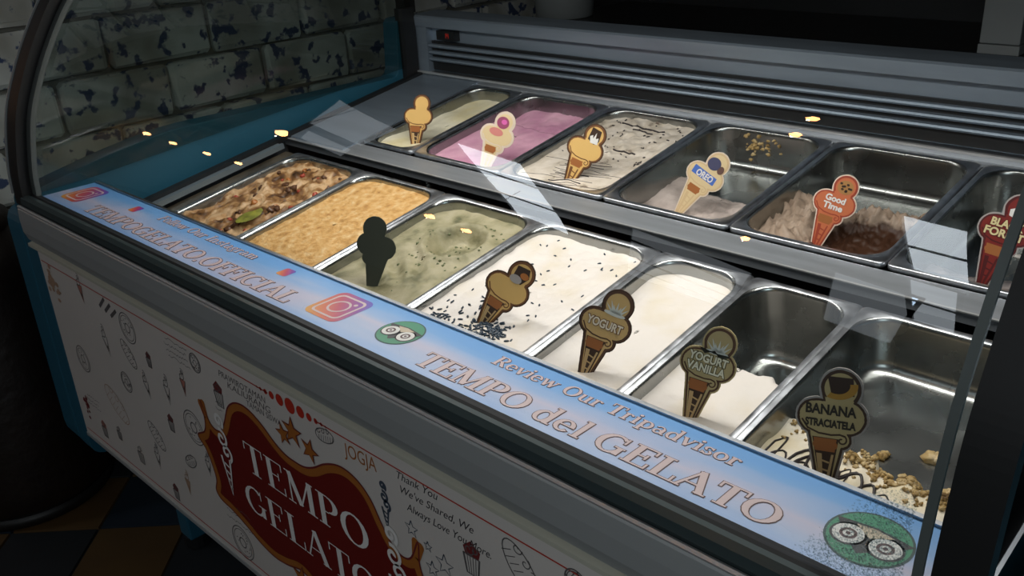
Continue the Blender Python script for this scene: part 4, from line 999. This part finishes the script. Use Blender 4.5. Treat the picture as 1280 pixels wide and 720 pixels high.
tan = sgm('tan', (0.62, 0.42, 0.19)); tan2 = sgm('olive_tan', (0.55, 0.43, 0.21)); dk = sgm('dark_outline', (0.07, 0.035, 0.02)); gold = sgm('gold', (0.80, 0.50, 0.17)); pale = sgm('pale_edge', (0.78, 0.64, 0.52))
gdull = sgm('dull_gold', (0.72, 0.47, 0.19)); whi = sgm('white', (0.85, 0.82, 0.78)); clr = sgm('grey_edge', (0.42, 0.38, 0.36)); shadow = sgm('back_in_shade', (0.045, 0.05, 0.035)); red_ = sgm('deep_red', (0.22, 0.02, 0.015)); org = sgm('orange_red', (0.62, 0.17, 0.07)); purp = sgm('navy', (0.07, 0.07, 0.14)); lite = sgm('light_tan', (0.78, 0.60, 0.34))
def m_choc(root, f2, f3, pt):
    pt(MB().add([f2(-.06, .93), f2(.13, .91), f2(.15, .72), f2(.08, .64), f2(-.07, .70)], [(0, 1, 2, 3, 4)]), 'picture', sgm('choc_pic', (.05, .025, .015)), root)
    pt(MB().add([f3(-.05, .76), f3(.0, .80), f3(.02, .74), f3(.05, .86), f3(.07, .75), f3(.12, .78), f3(.14, .66), f3(.0, .65)], [tuple(range(8))]), 'picture', whi, root)
def m_cara(root, f2, f3, pt):
    pt(MB().add([f2(-.08, .90), f2(.12, .93), f2(.17, .80), f2(.10, .66), f2(-.07, .68)], [(0, 1, 2, 3, 4)]), 'picture', sgm('choc_pic', (.05, .025, .015)), root)
    pt(ellipse(MB(), f3, .09, .80, .07, .05, 14), 'picture', sgm('amber', (.5, .17, .04)), root); pt(ellipse(MB(), f3, -.01, .70, .10, .065, 16), 'picture', clr, root)
def m_splash(root, f2, f3, pt):
    q = MB()
    for k in range(7): a = -.9 + k * .3; q.add([f2(.035 + .05 * a - .02, .69), f2(.035 + .05 * a + .03, .69), f2(.035 + .18 * a, .80 + .05 * (k % 2))], [(0, 1, 2)])
    ellipse(q, f2, .03, .68, .15, .03, 14); pt(q, 'picture', sgm('milk', (.70, .72, .68)), root)
def m_van(root, f2, f3, pt):
    m_splash(root, f2, f3, pt); q = MB()
    for k in range(9): stroke(q, f3, [(-.20 + .01 * k, .70 - .008 * k), (.0, .665 + .004 * k), (.20 - .01 * k, .68 - .012 * k)], .010)
    pt(q, 'picture', sgm('vanilla_pod', (.03, .03, .02)), root)
def m_ban(root, f2, f3, pt):
    pt(MB().add([f2(-.10, .92), f2(.15, .92), f2(.17, .74), f2(-.05, .72)], [(0, 1, 2, 3)]), 'picture', sgm('choc_pic', (.05, .025, .015)), root)
    q = MB(); ellipse(q, f3, .0, .84, .20, .15, 22, rin=.62, a0=-120, a1=10); pt(q, 'picture', sgm('banana', (.50, .26, .04)), root)
def m_or(root, f2, f3, pt):
    pt(ellipse(MB(), f2, -.02, .77, .125, .115, 24), 'picture', purp, root); pt(ellipse(MB(), f2, .14, .73, .06, .075, 16), 'picture', sgm('cookie_brown', (.16, .08, .06)), root)
    pt(MB().add([f2(-.30, .60), f2(-.30, .45), f2(.17, .43), f2(.17, .57)], [(0, 1, 2, 3)]), 'picture', sgm('bright_blue', (.08, .17, .55)), root)
def m_gt(root, f2, f3, pt):
    pt(ellipse(MB(), f2, .035, .80, .13, .115, 20), 'picture', sgm('biscuit', (.45, .22, .07)), root); q = MB(); random.seed(3)
    for _ in range(9): ellipse(q, f3, .035 + random.uniform(-.09, .09), .80 + random.uniform(-.07, .07), .025, .02, 8)
    pt(q, 'picture', sgm('choc_pic', (.05, .025, .015)), root)
def m_bf(root, f2, f3, pt):
    pt(MB().add([f2(-.09, .78), f2(.02, .84), f2(.16, .80), f2(.2, .70), f2(.0, .68), f2(-.08, .70)], [tuple(range(6))]), 'picture', whi, root); pt(ellipse(MB(), f3, .09, .77, .08, .06, 14), 'picture', sgm('choc_pic', (.05, .025, .015)), root)
def m_ber(root, f2, f3, pt):
    pt(ellipse(MB(), f2, .0, .78, .13, .12, 20), 'picture', sgm('berry', (.36, .08, .16)), root); pt(ellipse(MB(), f3, .02, .80, .06, .05, 12), 'picture', sgm('bright_pink', (.75, .15, .45)), root); pt(ellipse(MB(), f2, -.08, .57, .15, .08, 16), 'picture', sgm('rose', (.70, .25, .22)), root)
R = math.radians
sign((-1.587, 1.286, .835), (-.07, .245, .967), R(33), .116, gold, dk, sgm('brown_edge', (.20, .08, .03)), 'plain golden cone-shaped sign stuck in the pale yellow gelato', darkc=True, conec=(.40, .14, .04))
sign((-1.343, 1.261, .831), (.165, .36, .917), R(30), .125, lite, pale, pale, 'cone-shaped sign with a pink berry picture in the pink gelato', motif=m_ber)
sign((-1.133, 1.278, .833), (.235, .37, .899), R(27), .126, gold, dk, sgm('brown_edge', (.20, .08, .03)), 'golden cone-shaped sign with a dark chocolate picture in the streaked cream gelato', motif=m_choc, conec=(.62, .30, .10))
sign((-.916, 1.334, .812), (.38, .385, .84), R(22), .123, lite, pale, sgm('soft_gold', (.70, .50, .28)), 'leaning pale sign with a dark round biscuit and the word OREO', 'OREO', whi, m_or, conec=(.66, .42, .16))
sign((-.651, 1.328, .811), (.165, .295, .941), R(17), .118, org, pale, sgm('red_edge', (.38, .06, .03)), 'orange-red cone-shaped sign reading Good Time in the chocolate gelato', 'Good\nTime', whi, m_gt, conec=(.66, .40, .14))
sign((-.396, 1.329, .812), (.13, .268, .955), R(11), .132, red_, clr, sgm('deep_edge', (.09, .01, .01)), 'dark red sign reading BLACK FOREST at the right edge of the back row', 'BLACK\nFOREST', sgm('cream_text', (.80, .68, .36)), m_bf, conec=(.60, .36, .12), tcol2=sgm('maroon_text', (.12, .01, .01)))
sign((-1.201, .844, .761), (.025, .31, .95), R(36), .117, shadow, shadow, shadow, 'dark unlit back of a cone-shaped sign in the pistachio gelato', rev=True, conec=(.10, .06, .04))  # backlit shade is put into this sign's dark colours
sign((-.933, .850, .762), (.34, .445, .829), R(31), .122, gold, dk, sgm('brown_edge', (.20, .08, .03)), 'leaning golden sign with a caramel picture among the dark sprinkles', darkc=True, motif=m_cara, conec=(.40, .12, .03))
sign((-.724, .841, .760), (.165, .34, .926), R(27), .126, gdull, dk, sgm('brown_edge2', (.12, .055, .03)), 'tan cone-shaped sign reading YOGURT', 'YOGURT', sgm('sand_text', (.90, .78, .62)), m_splash, darkc=True, tcol2=sgm('brown_edge', (.20, .08, .03)))
sign((-.555, .840, .760), (.083, .29, .953), R(22), .120, tan2, tan2, sgm('brown_edge2', (.12, .055, .03)), 'olive-tan cone-shaped sign reading YOGURT VANILLA', 'YOGURT\nVANILLA', sgm('pale_text', (.88, .84, .66)), m_van, darkc=True, tcol2=sgm('olive_text', (.10, .08, .02)))
sign((-.376, .838, .742), (-.137, .213, .967), R(16), .136, tan2, clr, dk, 'largest sign in view, reading BANANA STRACIATELA, dark-rimmed cone shape', 'BANANA\nSTRACIATELA', sgm('dark_text', (.04, .03, .02)), m_ban, darkc=True)

# ---------------------------------------------------------------- things around the case
# dark round pot on the floor
M_cab = mat('black_stained_wood', (0.012, 0.010, 0.009), 0.5, var=.3, vscale=6)
pot = empty('floor_pot', (-2.345, .53, 0)); tag(pot, 'tall dark brown round-based pot on the tiles left of the blue end of the case', 'pot')
M_pot = mat('dark_brown_glaze', (0.016, 0.008, 0.005), 0.5, var=.4, vscale=9, bump=.3, bscale=30)
MB().lathe([(.19, .03), (.205, .05), (.21, .10), (.20, .25), (.17, .45), (.13, .62), (.11, .70), (.085, .70), (.08, .60), (.02, .58)], 44).build('body', M_pot, pot, smooth=True)
MB().lathe([(.10, .69), (.118, .70), (.122, .715), (.115, .73), (.09, .735), (.082, .70)], 40).build('rim', M_pot, pot, smooth=True)
MB().lathe([(.185, 0), (.195, .004), (.20, .03), (.10, .034)], 40).build('foot', M_cab, pot, smooth=True)
# counter behind with two pale things
cn = empty('back_counter', (-1.2, 2.76, 0)); tag(cn, 'dark counter against the back wall behind the display case', 'counter')
MB().box(-1.2, 1.9, -.28, .30, .1, .85).build('body', M_cab, cn); MB().box(-1.2, 1.9, -.32, .32, .85, .885).build('counter_top', mat('dark_stone', (.02, .022, .024), .35, var=.3), cn)
MB().box(-1.15, 1.85, -.24, .28, 0, .1).build('plinth', M_rub, cn)
cb = empty('pale_grey_box', (-.835, 2.66, .885)); tag(cb, 'upright pale grey box on the dark counter at the upper right', 'box')
M_pale = mat('pale_grey_plastic', (0.40, 0.43, 0.44), .5)
MB().box(-.05, .048, -.06, .06, .026, .30).build('body', M_pale, cb, bevel=.003); MB().box(-.052, .05, -.062, .062, 0, .024).build('base', M_pale, cb, bevel=.002)
cb = empty('pale_tub', (-2.36, 2.66, .885)); tag(cb, 'round pale tub on the dark counter near the top centre', 'tub')
MB().lathe([(.095, 0), (.105, .004), (.112, .13), (.10, .135)], 28).build('body', M_pale, cb, smooth=True); MB().lathe([(.116, .135), (.117, .148), (.09, .153)], 28).build('lid', M_pale, cb)

# hanging bulbs and ceiling spots that the glass mirrors
M_bulb = emit('warm_filament', (1.0, 0.42, 0.14), 32)
M_cord = mat('black_cord', (.01, .01, .01), .6)
def bulb(p, label, r=.045):
    o = empty('pendant_bulb', p); tag(o, label, 'lamp', 'bare warm bulbs hanging from the ceiling')
    MB().lathe([(.003, -r), (r * .6, -r * .8), (r, -r * .1), (r * .8, r * .6), (r * .4, r * 1.1), (.014, r * 1.3)], 16).build('bulb', M_bulb, o, smooth=True)
    MB().lathe([(.016, r * 1.3), (.018, r * 1.35), (.018, r * 2.3), (.006, r * 2.5)], 12).build('socket', M_cord, o)
    MB().tube([(0, 0, r * 2.4), (0, 0, 2.9 - p[2])], .003).build('cord', M_cord, o)
    l = bpy.data.lights.new('bulb_light', 'POINT'); l.energy = 0.25; l.color = (1, .55, .25); l.shadow_soft_size = .004
    lo = bpy.data.objects.new('bulb_light', l); C.objects.link(lo); lo.parent = o; lo.location = (0, 0, -r * 1.6)
BULBS = [((-7.56, -2.2, 2.1), 'farthest bare warm bulb beyond the left end of the case'), ((-7.37, -2.35, 2.1), 'second farthest bare warm bulb of the hanging row'), ((-6.83, -2.36, 2.1), 'third bare warm bulb of the hanging row'),
         ((-6.36, -2.36, 2.1), 'nearest bare warm bulb of the row of four'), ((-4.06, -1.01, 2.1), 'single bare warm bulb hanging apart from the row'), ((-3.85, -2.03, 2.1), 'left bulb of the close pair'),
         ((-3.71, -2.21, 2.1), 'right bulb of the close pair'), ((-1.19, -0.13, 2.6), 'high bulb right above the front of the case'), ((-1.28, -0.31, 2.6), 'high bulb just in front of the case'), ((-1.67, -1.30, 2.4), 'bulb hanging between the two roof lights')]
for p, lb in BULBS: bulb(p, lb, .034 if p[2] < 2.3 else .017)
